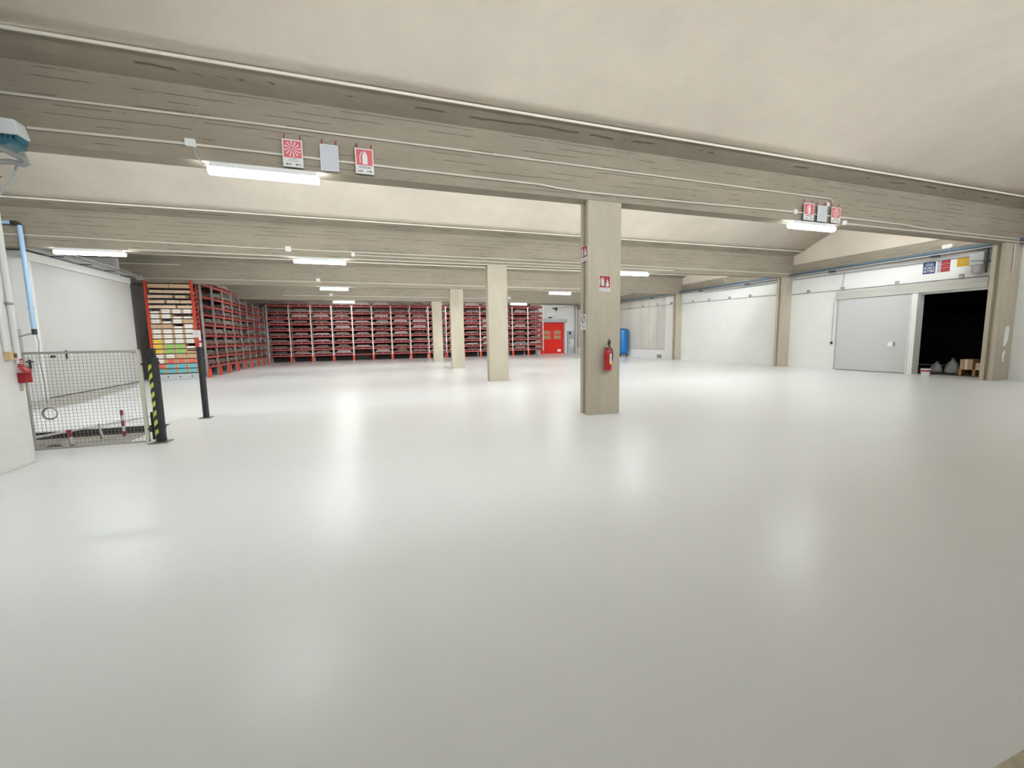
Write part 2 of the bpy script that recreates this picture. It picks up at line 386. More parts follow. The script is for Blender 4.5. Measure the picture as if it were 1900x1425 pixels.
# enclosure
struct(MB().box(LEFTX - .25, LEFTX, -4.2, BACKY + .25, 0, 6.3).build('wall_left', M_GREYWALL))
struct(MB().box(LEFTX, WX + .25, -4.45, -4.2, -.2, 6.3).build('wall_near', M_WHITE))
struct(MB().box(-5.3, -4.45, -4.2, 7.47, 0, 4.234).build('wall_left_near', M_PILLAR, bevel=0.015))
struct(MB().box(LEFTX, -9.85, 22.28, 22.449, 4.25, 5.2).build('wall_left_upper', M_WHITE))
struct(MB().box(-9.9, -9.7, 22.2, 37.3, 0, 4.23).build('wall_left_rear', M_GREYWALL))
# dark store room behind the sliding door
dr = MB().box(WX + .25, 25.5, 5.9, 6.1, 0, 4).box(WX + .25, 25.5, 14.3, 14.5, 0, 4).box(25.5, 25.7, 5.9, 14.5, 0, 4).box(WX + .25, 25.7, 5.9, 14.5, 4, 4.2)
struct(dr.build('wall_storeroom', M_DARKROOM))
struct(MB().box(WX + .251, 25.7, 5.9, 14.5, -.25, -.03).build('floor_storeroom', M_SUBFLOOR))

# ================================================================== DOORS
# sliding door of the store room
d = bpy.data.objects.new('door_1', None); COL.objects.link(d); d.location = (WX - .1, 11.3, 0); d['kind'] = 'structure'
MB().box(WX - .11, WX - .035, 10.16, 12.74, .02, 2.99).build('door_panel', M_DOOR, d, bevel=0.006)
MB().box(WX - .16, WX - .003, DY0 - .02, 12.86, 3.0, 3.19).build('door_header', M_DOORT, d, bevel=0.004)
MB().box(WX - .12, WX - .003, DY0 - .02, 12.86, 3.192, 3.33).build('track_cover', M_DOORT, d)
MB().box(WX - .17, WX - .003, 10.14, 10.158, 0, 3.0).box(WX - .13, WX - .003, DY1, 10.138, 0, 3.0).build('door_jamb', M_CONTW, d)
MB().box(WX - .03, WX - .003, 12.75, 12.85, 0, 3.0).build('stop_post', M_DOORT, d)
h = MB().box(WX - .14, WX - .11, 10.62, 10.8, 1.02, 1.2).build('lock_plate', M_LW, d)
MB().box(WX - .17, WX - .14, 10.585, 10.615, 1.05, 1.2).build('pull_handle', M_SGREY, d)
MB().tube([(WX - .04, 12.98, 2.9), (WX - .04, 12.98, 1.2)], .012).build('pull_cord', M_TRUNKG, d)
MB().box(WX - .07, WX - .01, 12.95, 13.02, 1.1, 1.2).build('cord_weight', M_BLACK, d)
MB().box(WX - .07, WX - .003, 8.02, DY0 - .02, 0, 3.3).build('door_frame', M_COLUMN, d)
# red high-speed door in the back wall
d = bpy.data.objects.new('door_2', None); COL.objects.link(d); d.location = (17, BACKY, 0); d['kind'] = 'structure'
MB().box(15.6, 18.05, BACKY - .05, BACKY - .003, .02, 3.0).build('door_curtain', M_DOORR, d)
MB().box(15.3, 18.35, BACKY - .35, BACKY - .003, 3.02, 3.35).build('roller_housing', M_CABG, d, bevel=.02)
MB().box(18.06, 18.2, BACKY - .12, BACKY - .003, 0, 3.0).build('guide_rail', M_TRUNKG, d)
for px in (15.95, 17.0):
    for z0 in (1.42, 1.88):
        MB().box(px, px + .72, BACKY - .06, BACKY - .051, z0, z0 + .36).build('vision_panel', M_VIS, d)
MB().box(17.4, 17.75, BACKY - .06, BACKY - .051, .2, .42).build('maker_plate', M_LW, d)

# ================================================================== LIGHT FITTINGS
def ceiling_light(x0, x1, y, label, group='fluorescent ceiling lights'):
    L_ = x1 - x0; cx = (x0 + x1) / 2
    t = thing('ceiling_light', (cx, y, 4.09), label, 'ceiling light', group)
    h = .075
    MB().prism([(y - h, 4.155), (y + h, 4.155), (y + h * .7, 4.232), (y - h * .7, 4.232)], 0, x0 + .03, x1 - .03).build('housing', M_LIGHTBODY, t)
    prof = [(y - h, 4.152), (y + h, 4.152), (y + h * .95, 4.10), (y + h * .5, 4.065), (y - h * .5, 4.065), (y - h * .95, 4.10)]
    MB().prism(prof, 0, x0, x1).build('diffuser', M_LAMP, t)
    return t
ceiling_light(-2.1, -.62, 7.5, 'long lit fluorescent light under the nearest beam, below the pink signs')
ceiling_light(9.5, 10.95, 7.5, 'lit fluorescent light under the nearest beam at its right end')
ceiling_light(-7.94, -6.4, 14.98, 'lit fluorescent light at far left above the white container')
ceiling_light(-2.12, -.6, 14.98, 'lit fluorescent light under second beam, left of the columns')
ceiling_light(9.75, 11.1, 14.98, 'lit fluorescent light just right of the nearest column')
ceiling_light(-2.12, -.85, 22.47, 'lit fluorescent light under third beam, left of the columns')
ceiling_light(9.98, 11.3, 22.47, 'lit fluorescent light above the red back door, left of the nearest column')
ceiling_light(-2.1, -.8, 29.97, 'farthest lit fluorescent light over the middle of the back rack')
ceiling_light(10.15, 11.4, 29.97, 'farthest lit fluorescent light over the right end of the back rack')

# added fill lights, unseen behind the beam webs, to brighten the hall
def rear_fill_light(x, y, label):
    t = thing('added_rear_fill_light', (x, y + .33, 4.78), label, 'fill light', 'added fill lights on the rear of the beams')
    w = 1.1
    MB().box(x - w, x + w, y + .322, y + .35, 4.78, 5.2).box(x - w, x + w, y + .35, y + .55, 4.78, 4.795).build('housing', M_LIGHTBODY, t)
    MB().box(x - w + .02, x + w - .02, y + .352, y + .362, 4.82, 5.18).build('glass', M_BEAMFILL, t)
for bi, nm in ((0, 'beam above the camera'), (1, 'nearest beam'), (2, 'second beam'), (3, 'third beam'), (4, 'fourth beam')):
    xsr = (-0.8, 3.0, 7.6, 12.2, 17.0) if bi == 0 else (-7.4, -2.6, 1.9, 7.4, 12.0, 16.6)
    if bi == 2: xsr = (-2.6, 1.9, 7.4, 12.0, 16.6)
    if bi == 3: xsr = (-2.6, 2.4, 8.5, 15.6)
    if bi == 4: xsr = (-2.0, 7.5, 16.0)
    for xi, x in enumerate(xsr):
        rear_fill_light(x, YB[bi], 'added fill light on the rear face of the %s, %s from left' % (nm, ORD[xi]))

# added fill lights up in the vault crests, out of view, brightening the floor
def crest_fill_light(x, y, label, m_=None, h=.30):
    z = 6.20
    t = thing('added_crest_fill_light', (x, y, z), label, 'downlight', 'added fill lights in the vault crests')
    w, d = 1.2, .16
    MB().box(x - w, x + w, y - d - .02, y - d, z - h, z).box(x - w, x + w, y + d, y + d + .02, z - h, z).box(x - w - .02, x - w, y - d, y + d, z - h, z).box(x + w, x + w + .02, y - d, y + d, z - h, z).box(x - w, x + w, y - d, y + d, z - .02, z).build('skirt', M_PIPEG, t)
    MB().box(x - w + .01, x + w - .01, y - d + .01, y + d - .01, z - .045, z - .021).build('diffuser', m_ or M_CRESTFILL, t)
for xi, (x, y) in enumerate(((-2.3, 4.3), (1.4, 4.0))):
    crest_fill_light(x, y, 'dim added fill light in the vault over the camera, %s from left' % ORD[xi], M_DIMFILL, .42)
for vi, nm in ((2, 'second'), (3, 'third'), (4, 'fourth')):
    a, b = spans[vi]
    for xi, x in enumerate((-11.0, -6.8, -2.5, 2.0, 6.5, 11.0, 15.5) if vi < 3 else (-6.5, -2.5, 3.0, 8.5, 14.0)):
        crest_fill_light(x, (a + b) / 2, 'added fill light in the crest of the %s vault, %s from left' % (nm, ORD[xi]))

# ================================================================== CONDUITS
def conduit(pts, r, label, m_=M_CONDUIT, cat='conduit', name='conduit', clips=None):
    o = MB().tube(pts, r, 8).build(name, m_, smooth=True)
    return tag(o, label, cat)
def jbox(x, y, z, w, hgt, label, dx=0, m_=M_JBOX, dep=.06, normal='y'):
    if normal == 'y': b = MB().box(x - w / 2, x + w / 2, y - dep, y, z - hgt / 2, z + hgt / 2)
    else: b = MB().box(x - dep, x, y - w / 2, y + w / 2, z - hgt / 2, z + hgt / 2)
    return tag(b.build('junction_box', m_, bevel=.008), label, 'junction box', 'junction boxes')
y1 = YB[1] - .022
conduit([(-6, y1, 4.80), (-1.6, y1, 4.835), (4, y1, 4.83), (10.7, y1, 4.81), (10.78, y1, 4.79), (10.8, y1, 4.72)], .016, 'upper pale conduit run across the nearest beam above the pink signs')
conduit([(-4.06, y1, 4.42), (-2.3, y1, 4.44), (3.1, y1, 4.41), (3.5, y1, 4.38), (4.06, y1, 4.362), (6.5, y1, 4.38), (9.50, y1, 4.42), (9.515, y1, 4.42)], .017, 'lower pale conduit run across the nearest beam behind the pink signs')
conduit([(9.63, y1, 4.42), (13.5, y1, 4.40), (14.3, y1, 4.36), (19.0, y1, 4.345)], .017, 'pale conduit behind the right-hand signs running to the right wall')
conduit([(11.35, y1, 4.275), (19.0, y1, 4.265)], .017, 'short lowest conduit on nearest beam running to the right wall')
jbox(-2.28, YB[1] - .001, 4.455, .13, .10, 'pale grey junction box on nearest beam, left of the pink signs')
conduit([(-2.25, y1, 4.40), (-2.24, y1, 4.3), (-2.18, y1 + .0, 4.22), (-2.12, y1 - .005, 4.17)], .007, 'thin cable from the left junction box down to the nearest light', M_TRUNKG, 'cable', 'cable')
jbox(9.57, YB[1] - .001, 4.42, .11, .1, 'pale junction box on nearest beam beside the right-hand signs')
jbox(10.62, YB[1] - .001, 4.67, .09, .09, 'small junction box between blank and spoked right-hand signs')
jbox(11.27, YB[1] - .001, 4.29, .09, .1, 'small junction box at the start of the lowest conduit, nearest beam')
y2 = YB[2] - .02
conduit([(-12, y2, 4.55), (-8.3, y2, 4.525), (-3.1, y2, 4.465), (-2.3, y2, 4.47), (4.5, y2, 4.48), (12.4, y2, 4.44), (19, y2, 4.40)], .015, 'upper conduit along the second beam')
conduit([(-.36, y2, 4.38), (6.2, y2, 4.35), (12.4, y2, 4.33)], .014, 'middle conduit along the second beam beside the columns')
conduit([(-6.3, y2, 4.26), (1.8, y2, 4.225 + .02), (8, y2, 4.25)], .015, 'lowest conduit along the bottom edge of second beam')
jbox(-2.25, YB[2] - .001, 4.475, .16, .16, 'junction box on the second beam above its middle light')
jbox(-.36, YB[2] - .001, 4.39, .1, .12, 'small junction box on second beam starting the middle conduit')
y3 = YB[3] - .02
conduit([(-13.5, y3, 5.0), (-7.7, y3, 5.03)], .02, 'conduit high on the third beam at far left, ending in mid span')
conduit([(-9.1, y3, 4.42), (-2.2, y3, 4.45), (4.2, y3, 4.42), (14, y3, 4.40)], .016, 'conduit along the third beam above its lights')
jbox(-2.18, YB[3] - .001, 4.52, .18, .16, 'junction box on the third beam above its left light')
jbox(-9.19, YB[3] - .001, 4.41, .2, .17, 'junction box on third beam above the carton rack corner')
y4 = YB[4] - .02
conduit([(-5, y4, 4.50), (-2.2, y4, 4.52), (10.2, y4, 4.50)], .018, 'conduit along the fourth and farthest visible beam')
jbox(-2.2, YB[4] - .001, 4.58, .2, .18, 'junction box on fourth beam over the back rack middle')
jbox(10.0, YB[4] - .001, 4.56, .18, .16, 'junction box on fourth beam right of the second column')

# right wall services
xw = WX - .03
conduit([(xw, 7.85, 3.36), (xw, 9, 3.385), (xw, 12.7, 3.41), (xw, 14.95, 3.44)], .016, 'conduit on right wall above the grey sliding door', M_TRUNKG)
conduit([(xw, 15.33, 3.50), (xw, 18, 3.56), (xw, 22.4, 3.62)], .016, 'conduit on the white wall between the two farther right pillars', M_TRUNKG)
conduit([(xw, 22.85, 3.66), (xw, 29.9, 3.72)], .018, 'conduit on the far right wall above the blue tank', M_TRUNKG)
names = ['farthest', 'second farthest', 'third farthest', 'fourth farthest', 'fifth farthest', 'sixth farthest', 'seventh farthest', 'eighth farthest', 'fourth nearest', 'third nearest', 'second nearest', 'nearest']
for (yy, zz), nm in zip([(28.25, 3.76), (26.5, 3.74), (24.9, 3.72), (23.43, 3.71), (21.44, 3.65), (20.1, 3.63), (18.62, 3.61), (17.27, 3.60), (14.13, 3.475), (12.66, 3.44), (10.7, 3.43), (8.85, 3.43)], names):
    t = thing('wall_socket_box', (WX, yy, zz), '%s of the twelve small socket boxes on the right wall conduit' % nm, 'socket box', 'socket boxes on the right wall')
    MB().box(WX - .09, WX - .001, yy - .055, yy + .055, zz - .05, zz + .09).build('box', M_TRUNKG, t, bevel=.006)
    MB().box(WX - .12, WX - .09, yy - .05, yy + .04, zz + .05, zz + .075).build('flap', M_PIPEG, t)
# busbar trunking along the edge beam
t = thing('busbar_trunking', (WX - .2, 20, 4.25), 'long blue and grey busbar trunking high along the right wall', 'trunking')
MB().box(WX - .26, WX - .16, 1.0, 30.2, 4.31, 4.39).build('upper_rail', M_TRUNK, t, bevel=.005)
MB().box(WX - .30, WX - .12, 1.0, 30.2, 4.245, 4.285).build('cable_tray', M_TRUNKG, t)
for k in range(20):
    yy = 1.6 + 1.5 * k
    MB().box(WX - .28, WX - .101, yy, yy + .05, 4.286, 4.309).build('bracket', M_PIPEG, t)
for k, yy in enumerate((9.4, 12.9, 17.2, 20.5, 25.1)):
    nm = ['nearest', 'second nearest', 'middle', 'second farthest', 'farthest'][k]
    tag(MB().box(WX - .34, WX - .17, yy, yy + .22, 4.19, 4.243).build('tap_off_box', M_BLACK, bevel=.005), '%s black tap-off box hanging under the right wall trunking' % nm, 'tap-off box', 'tap-off boxes')
conduit([(WX - .08, 12.62, 4.15), (WX - .08, 12.66, 3.55)], .013, 'vertical conduit dropping above the left end of the sliding door', M_TRUNKG)
conduit([(WX - .04, 8.6, 4.08), (WX - .04, 12.5, 4.10), (WX - .04, 14.9, 4.12)], .022, 'grey pipe just under the trunking on the right wall near bay', M_TRUNKG, 'pipe', 'pipe')
conduit([(WX - .04, 15.33, 4.1), (WX - .04, 20.5, 4.12)], .02, 'grey pipe just under the trunking on the right wall middle bay', M_TRUNKG, 'pipe', 'pipe')
conduit([(WX - .12, 15.4, 4.30), (WX - .12, 18.9, 4.5), (WX - .12, 19.0, 4.75)], .012, 'thin rising cable on edge beam near the third right pillar', M_CONDUIT, 'cable', 'cable')
t = thing('emergency_light', (WX - .12, 9.2, 4.45), 'white emergency light on edge beam above the blue and red wall signs', 'emergency light')
MB().box(WX - .22, WX - .101, 9.1, 9.38, 4.44, 4.58).build('casing', M_SWHITE, t, bevel=.02)
MB().box(WX - .2, WX - .101, 9.14, 9.36, 4.395, 4.438).build('bracket', M_PIPEG, t)
conduit([(WX - .115, 7.9, 4.50), (WX - .115, 9.08, 4.50)], .012, 'short pale conduit feeding the emergency light', M_CONDUIT)
conduit([(18.62, 7.475, 4.1), (19.3, 7.475, 4.08)], .012, 'short horizontal conduit at the head of the near right pillar')
conduit([(18.86, 7.475, 4.2), (18.84, 7.475, 3.33)], .014, 'vertical conduit on the face of the near right pillar')
conduit([(18.90, 14.955, 4.2), (18.90, 14.955, 3.4)], .014, 'vertical conduit on the face of the middle right pillar')
# unit heater beside the door
t = thing('unit_heater', (WX - .2, 8.4, 3.45), 'grey ribbed heater unit on the wall above the open doorway', 'heater')
MB().box(WX - .36, WX - .05, 8.2, 8.56, 3.72, 4.14).build('casing', M_TRUNKG, t, bevel=.01)
lv = MB()
for k in range(7): lv.box(WX - .375, WX - .355, 8.22, 8.54, 3.76 + .055 * k, 3.785 + .055 * k)
lv.build('louvre', M_JBOX, t)
MB().lathe([(.02, 3.44), (.14, 3.47), (.17, 3.55), (.17, 3.715)], WX - .2, 8.38, 20).build('motor_housing', M_TRUNKG, t, smooth=True)
MB().box(WX - .38, WX - .34, 8.1, 8.14, 3.44, 4.22).box(WX - .38, WX - .003, 8.1, 8.14, 3.80, 3.83).tube([(WX - .36, 8.12, 3.82), (WX - .4, 8.5, 3.87)], .01, 6).build('wall_bracket', M_BLACK, t)

# ================================================================== SIGNS
def plate(mb, x0, x1, z0, z1, y, th=.004):
    return mb.box(x0, x1, y - th, y, z0, z1)
def extinguisher_icon(t, cx, cz, s, y, m_, axis='x', flames=False):
    def P(u, w): return (cx + u * s, y, cz + w * s) if axis == 'x' else (y, cx + u * s, cz + w * s)
    off = (0, -.003, 0) if axis == 'x' else (-.003, 0, 0)
    b = MB()
    b.slab([P(-.13, -.42), P(.19, -.42), P(.19, .12), P(.12, .24), P(.08, .3), P(.08, .38), P(-.02, .38), P(-.02, .3), P(-.06, .24), P(-.13, .12)], off)
    b.slab([P(-.02, .39), P(.16, .36), P(.16, .31), P(.09, .3)], off)
    arc = []
    for k in range(9):
        a = math.radians(75 + k * 14); arc.append((.02 + .36 * math.cos(a) * .9, .0 + .38 * math.sin(a)))
    arc.append((-.30, -.32))
    out = [P(u, w) for u, w in arc]; inn = [P(u + .055, w - .02) for u, w in arc]
    for k in range(len(arc) - 1): b.slab([out[k], out[k + 1], inn[k + 1], inn[k]], off)
    return b.build('pictogram', m_, t)
def flame_icon(t, cx, cz, s, y, m_, axis='x'):
    def P(u, w): return (cx + u * s, y, cz + w * s) if axis == 'x' else (y, cx + u * s, cz + w * s)
    off = (0, -.003, 0) if axis == 'x' else (-.003, 0, 0)
    b = MB().slab([P(-.12, -.42), P(.12, -.42), P(.2, -.2), P(.12, -.02), P(.17, .16), P(.05, .08), P(.02, .38), P(-.1, .18), P(-.06, .02), P(-.17, -.05), P(-.2, -.25)], off)
    return b.build('flame_pictogram', m_, t)
def hanging_sign(x0, x1, z0, z1, kind, label, group, arrows=None):
    y = YB[1] - .055; cx = (x0 + x1) / 2
    t = thing('hanging_sign', (cx, y, z0), label, 'sign', group)
    plate(MB(), x0, x1, z0, z1, y, .006).build('sign_plate', M_SBLANK if kind == 'blank' else M_SWHITE, t)
    hk = M_SRED if x0 < 5 else M_SPINK
    for hx in (x0 + .03, x1 - .03):
        MB().tube([(hx, y + .003, z1 - .01), (hx, y + .003, z1 + .05), (hx + .006, y + .02, z1 + .075), (hx, y + .05, z1 + .08)], .008, 6).build('hook', hk, t)
    w = x1 - x0; yf = y - .006
    if kind == 'blank':
        MB().box(x0, x1, yf - .002, yf, z0, z0 + .008).box(x0, x1, yf - .002, yf, z1 - .008, z1).box(x0, x0 + .008, yf - .002, yf, z0 + .008, z1 - .008).box(x1 - .008, x1, yf - .002, yf, z0 + .008, z1 - .008).build('border', M_SWHITE, t)
        return t
    zc = z1 - .018 - (w - .036) / 2 * .95; hh = (z1 - z0) * .66
    pz0 = z1 - hh; MB().box(x0 + .018, x1 - .018, yf - .002, yf, pz0, z1 - .018).build('red_panel', M_SPINK, t)
    zc = (pz0 + z1 - .018) / 2
    if kind == 'ext': extinguisher_icon(t, cx, zc, hh * .95, yf - .002, M_SWHITE)
    else:
        b = MB(); off = (0, -.003, 0)
        for k in range(12):
            a = math.radians(30 * k + 8); ca, sa = math.cos(a), math.sin(a)
            def Q(r, wd): return (cx + r * ca - wd * sa, yf - .002, zc + (r * sa + wd * ca))
            R1 = min(w, hh) * .43
            b.slab([Q(R1 * .3, -.004), Q(R1 * .7, -.008), Q(R1, -.011), Q(R1, .011), Q(R1 * .7, .004), Q(R1 * .3, .004)], off)
        pts = [(cx + .013 * math.cos(q * .785), yf - .002, zc + .013 * math.sin(q * .785)) for q in range(8)]
        b.slab(pts, off); b.build('pictogram', M_SWHITE, t)
    if kind == 'ext':
        text_mesh('lettering', 'ESTINTORE', .042, (cx, yf - .001, pz0 - .035), (1, 0, 0), (0, 0, 1), M_SDARK, t, width=w * .62)
    else:
        text_mesh('lettering', 'ALLARME', .026, (cx, yf - .001, pz0 - .02), (1, 0, 0), (0, 0, 1), M_SGREY, t, width=w * .38)
        text_mesh('lettering', 'ANTINCENDIO', .026, (cx, yf - .001, pz0 - .048), (1, 0, 0), (0, 0, 1), M_SGREY, t, width=w * .56)
    b = MB(); dirn = 1 if kind == 'ext' else -1; za = z0 + .04
    for ax in (cx - w * .24, cx + w * .24):
        tip = ax + dirn * w * .15; tl = ax - dirn * w * .15; nk = tip - dirn * .03
        b.slab([(tl, yf, za - .005), (nk, yf, za - .005), (nk, yf, za + .005), (tl, yf, za + .005)], (0, -.002, 0))
        b.slab([(nk, yf, za - .016), (tip, yf, za), (nk, yf, za + .016)], (0, -.002, 0))
    b.build('arrows', M_SDARK, t)
    return t
hanging_sign(-1.10, -.82, 4.255, 4.655, 'wheel', 'pink spoked-wheel fire hose sign hanging left on the nearest beam', 'signs on the nearest beam')
hanging_sign(-.575, -.31, 4.255, 4.645, 'blank', 'blank pale grey sign hanging between the two pink signs at left', 'signs on the nearest beam')
hanging_sign(-.065, .215, 4.262, 4.65, 'ext', 'pink extinguisher sign reading ESTINTORE over the left light', 'signs on the nearest beam')
hanging_sign(9.82, 10.15, 4.256, 4.64, 'ext', 'small pink extinguisher sign, leftmost of the three right-hand signs', 'signs on the nearest beam')
hanging_sign(10.27, 10.59, 4.25, 4.62, 'blank', 'blank white sign in the middle of the three right-hand signs', 'signs on the nearest beam')
hanging_sign(10.74, 11.05, 4.255, 4.62, 'wheel', 'small pink spoked-wheel sign, rightmost of the three right-hand signs', 'signs on the nearest beam')
# sign on the nearest column face
yc = YB[1]
t = thing('column_sign', (4.525, yc, 2.5), 'red extinguisher and flame sign on front face of the nearest column', 'sign')
MB().box(4.40, 4.66, yc - .005, yc - .001, 2.50, 2.81).build('sign_plate', M_SWHITE, t)
MB().box(4.412, 4.648, yc - .007, yc - .005, 2.575, 2.80).build('red_panel', M_SRED, t)
extinguisher_icon(t, 4.475, 2.69, .20, yc - .007, M_SWHITE); flame_icon(t, 4.585, 2.67, .19, yc - .007, M_SWHITE)
text_mesh('lettering', 'ESTINTORE N.', .022, (4.55, yc - .005, 2.545), (1, 0, 0), (0, 0, 1), M_SGREY, t, width=.17)
MB().box(4.415, 4.45, yc - .006, yc - .005, 2.51, 2.535).build('green_mark', M_LG, t)
xs = COLS[0][0]
t = thing('column_sign', (xs, 7.64, 3.1), 'red extinguisher sign on left side face of the nearest column', 'sign')
MB().box(xs - .006, xs - .001, 7.50, 7.76, 3.10, 3.40).build('sign_plate', M_SWHITE, t)
MB().box(xs - .008, xs - .006, 7.512, 7.748, 3.175, 3.388).build('red_panel', M_SRED, t)
def side_icon(t, pts, m_): MB().slab([(xs - .008, a, b) for a, b in pts], (-.003, 0, 0)).build('pictogram', m_, t)
side_icon(t, [(7.66, 3.19), (7.72, 3.19), (7.72, 3.3), (7.70, 3.36), (7.68, 3.36), (7.66, 3.3)], M_SWHITE)
side_icon(t, [(7.54, 3.2), (7.6, 3.2), (7.62, 3.26), (7.6, 3.3), (7.59, 3.36), (7.55, 3.3), (7.53, 3.25)], M_SWHITE)
MB().box(xs - .007, xs - .006, 7.54, 7.72, 3.125, 3.14).build('print_line', M_SGREY, t)
t = thing('column_sign', (xs, 7.64, 1.72), 'white round-symbol prohibition notice on left side of nearest column', 'sign')
MB().box(xs - .006, xs - .001, 7.54, 7.76, 1.74, 2.05).build('sign_plate', M_SWHITE, t)
b = MB()
for k in range(20):
    a0, a1 = 2 * math.pi * k / 20, 2 * math.pi * (k + 1) / 20
    q = lambda a, r: (xs - .006, 7.65 + r * math.cos(a), 1.955 + r * math.sin(a))
    b.slab([q(a0, .06), q(a1, .06), q(a1, .078), q(a0, .078)], (-.002, 0, 0))
b.slab([(xs - .006, 7.60, 2.01), (xs - .006, 7.612, 2.02), (xs - .006, 7.70, 1.90), (xs - .006, 7.69, 1.89)], (-.002, 0, 0))
b.build('pictogram', M_SDARK, t)
b = MB()
for k in range(4): b.box(xs - .007, xs - .006, 7.58, 7.72, 1.77 + .02 * k, 1.78 + .02 * k)
b.build('print_lines', M_SGREY, t)
# wall signs above the opening
def wall_sign(y0, y1, z0, z1, m_, lines, label, mtxt=M_SWHITE, icons=False):
    x = WX - .006
    t = thing('wall_sign', (x, (y0 + y1) / 2, z0), label, 'sign')
    MB().box(x, WX - .001, y0, y1, z0, z1).build('sign_plate', m_, t)
    n = len(lines); H = z1 - z0
    for k, ln in enumerate(lines):
        zc = z1 - H * (k + .75) / (n + .5)
        text_mesh('lettering', ln, H * .30, (x - .001, (y0 + y1) / 2, zc), (0, -1, 0), (0, 0, 1), mtxt, t, width=(y1 - y0) * (.62 if k == 0 and n > 2 else .86))
    return t, x
wall_sign(9.60, 9.96, 3.66, 4.07, M_SBLUE, ['LOCALE', 'RICARICA', 'BATTERIE'], 'dark blue sign with three white text lines on right wall')
t, x = wall_sign(9.20, 9.55, 3.66, 4.07, M_SRED, [], 'dark red sign of three stacked warnings beside the blue sign')
for k in range(3):
    z0 = 3.665 + k * .135
    MB().box(x - .002, x, 9.44, 9.545, z0 + .01, z0 + .125).build('symbol_panel', M_SBLANK, t)
    MB().tube([(x - .003, 9.49 + .035 * math.cos(a * .7), z0 + .067 + .035 * math.sin(a * .7)) for a in range(10)], .006, 5).build('symbol', M_SRED, t)
    MB().box(x - .002, x, 9.22, 9.41, z0 + .05, z0 + .075).build('print_line', M_SPINK, t)
    MB().box(x - .003, x - .0, 9.2, 9.55, z0 - .004, z0 + .006).build('divider', M_SWHITE, t)
t, x = wall_sign(8.66, 9.02, 3.78, 4.06, M_SYEL, [], 'yellow sign between the red sign and the grey heater')
for k in range(2): MB().box(x - .002, x, 8.72, 8.96, 3.87 + .07 * k, 3.885 + .07 * k).build('print_line', M_TAN, t)

# ================================================================== FIRE EXTINGUISHER
ex, ey, ez = 4.555, YB[1] - .10, .90
t = thing('fire_extinguisher', (ex, ey, ez), 'red fire extinguisher hanging on the front face of the nearest column', 'fire extinguisher')
MB().lathe([(.03, ez), (.066, ez + .012), (.077, ez + .05), (.077, ez + .36), (.07, ez + .41), (.045, ez + .445), (.024, ez + .455), (.022, ez + .48)], ex, ey, 28).build('cylinder', M_EXT, t, smooth=True)
MB().lathe([(.026, ez + .478), (.03, ez + .49), (.03, ez + .51), (.016, ez + .53)], ex, ey, 14).build('valve', M_BRASS, t, smooth=True)
MB().slab([(ex - .015, ey - .02, ez + .53), (ex + .0, ey - .02, ez + .535), (ex + .035, ey - .07, ez + .60), (ex + .02, ey - .075, ez + .605)], (.0, .03, .01)).box(ex - .01, ex + .012, ey - .08, ey - .02, ez + .505, ez + .52).build('lever', M_BLACK, t)
MB().tube([(ex, ey - .02, ez + .50), (ex + .03, ey - .03, ez + .56), (ex + .012, ey - .03, ez + .64), (ex - .012, ey - .03, ez + .60), (ex - .006, ey - .06, ez + .5), (ex + .045, ey - .08, ez + .43), (ex + .078, ey - .055, ez + .36), (ex + .09, ey - .02, ez + .2)], .011, 8).build('hose', M_RUBBER, t, smooth=True)
lb = MB()
for k in range(6):
    a0, a1 = math.radians(-95 + k * 16), math.radians(-95 + (k + 1) * 16)
    lb.slab([(ex + .078 * math.cos(a0), ey + .078 * math.sin(a0), ez + .17), (ex + .078 * math.cos(a1), ey + .078 * math.sin(a1), ez + .17), (ex + .078 * math.cos(a1), ey + .078 * math.sin(a1), ez + .35), (ex + .078 * math.cos(a0), ey + .078 * math.sin(a0), ez + .35)], (.001, -.001, 0))
lb.build('label', M_SWHITE, t)
lb = MB()
for k in range(6):
    a0, a1 = math.radians(-95 + k * 16), math.radians(-95 + (k + 1) * 16)
    lb.slab([(ex + .079 * math.cos(a0), ey + .079 * math.sin(a0), ez + .14), (ex + .079 * math.cos(a1), ey + .079 * math.sin(a1), ez + .14), (ex + .079 * math.cos(a1), ey + .079 * math.sin(a1), ez + .168), (ex + .079 * math.cos(a0), ey + .079 * math.sin(a0), ez + .168)], (.001, -.001, 0))
lb.build('yellow_band', M_LY, t)
MB().box(ex - .02, ex + .02, ey + .02, YB[1] - .001, ez + .44, ez + .47).build('wall_hook', M_BLACK, t)

# ================================================================== BLUE TANK AND BUCKET
tx, ty = 18.78, 28.3
t = thing('pressure_tank', (tx, ty, 0), 'tall blue pressure tank standing by the right wall at the back', 'tank')
MB().lathe([(.05, .17), (.30, .2), (.42, .3), (.44, .42), (.44, 1.95), (.42, 2.07), (.30, 2.16), (.06, 2.19)], tx, ty, 32).build('vessel', M_BLUETANK, t, smooth=True)
for k in range(3):
    a = math.radians(90 + 120 * k); MB().box(tx + .33 * math.cos(a) - .03, tx + .33 * math.cos(a) + .03, ty + .33 * math.sin(a) - .03, ty + .33 * math.sin(a) + .03, 0, .3).build('leg', M_BLACK, t)
MB().lathe([(.04, 2.18), (.04, 2.24)], tx, ty, 12).build('port', M_GALVG, t)
bx, by = 18.72, 9.3
t = thing('bucket', (bx, by, 0), 'white plastic bucket with red band on floor before the dark doorway', 'bucket')
MB().lathe([(.105, .0), (.112, .01), (.132, .24), (.136, .245)], bx, by, 28).build('body', M_SWHITE, t, smooth=True)
MB().lathe([(.1265, .165), (.1335, .225)], bx, by, 28).build('red_band', M_SRED, t, smooth=True)
MB().lathe([(.142, .243), (.142, .262), (.12, .27), (.03, .27)], bx, by, 28).build('lid', M_SWHITE, t, smooth=True)
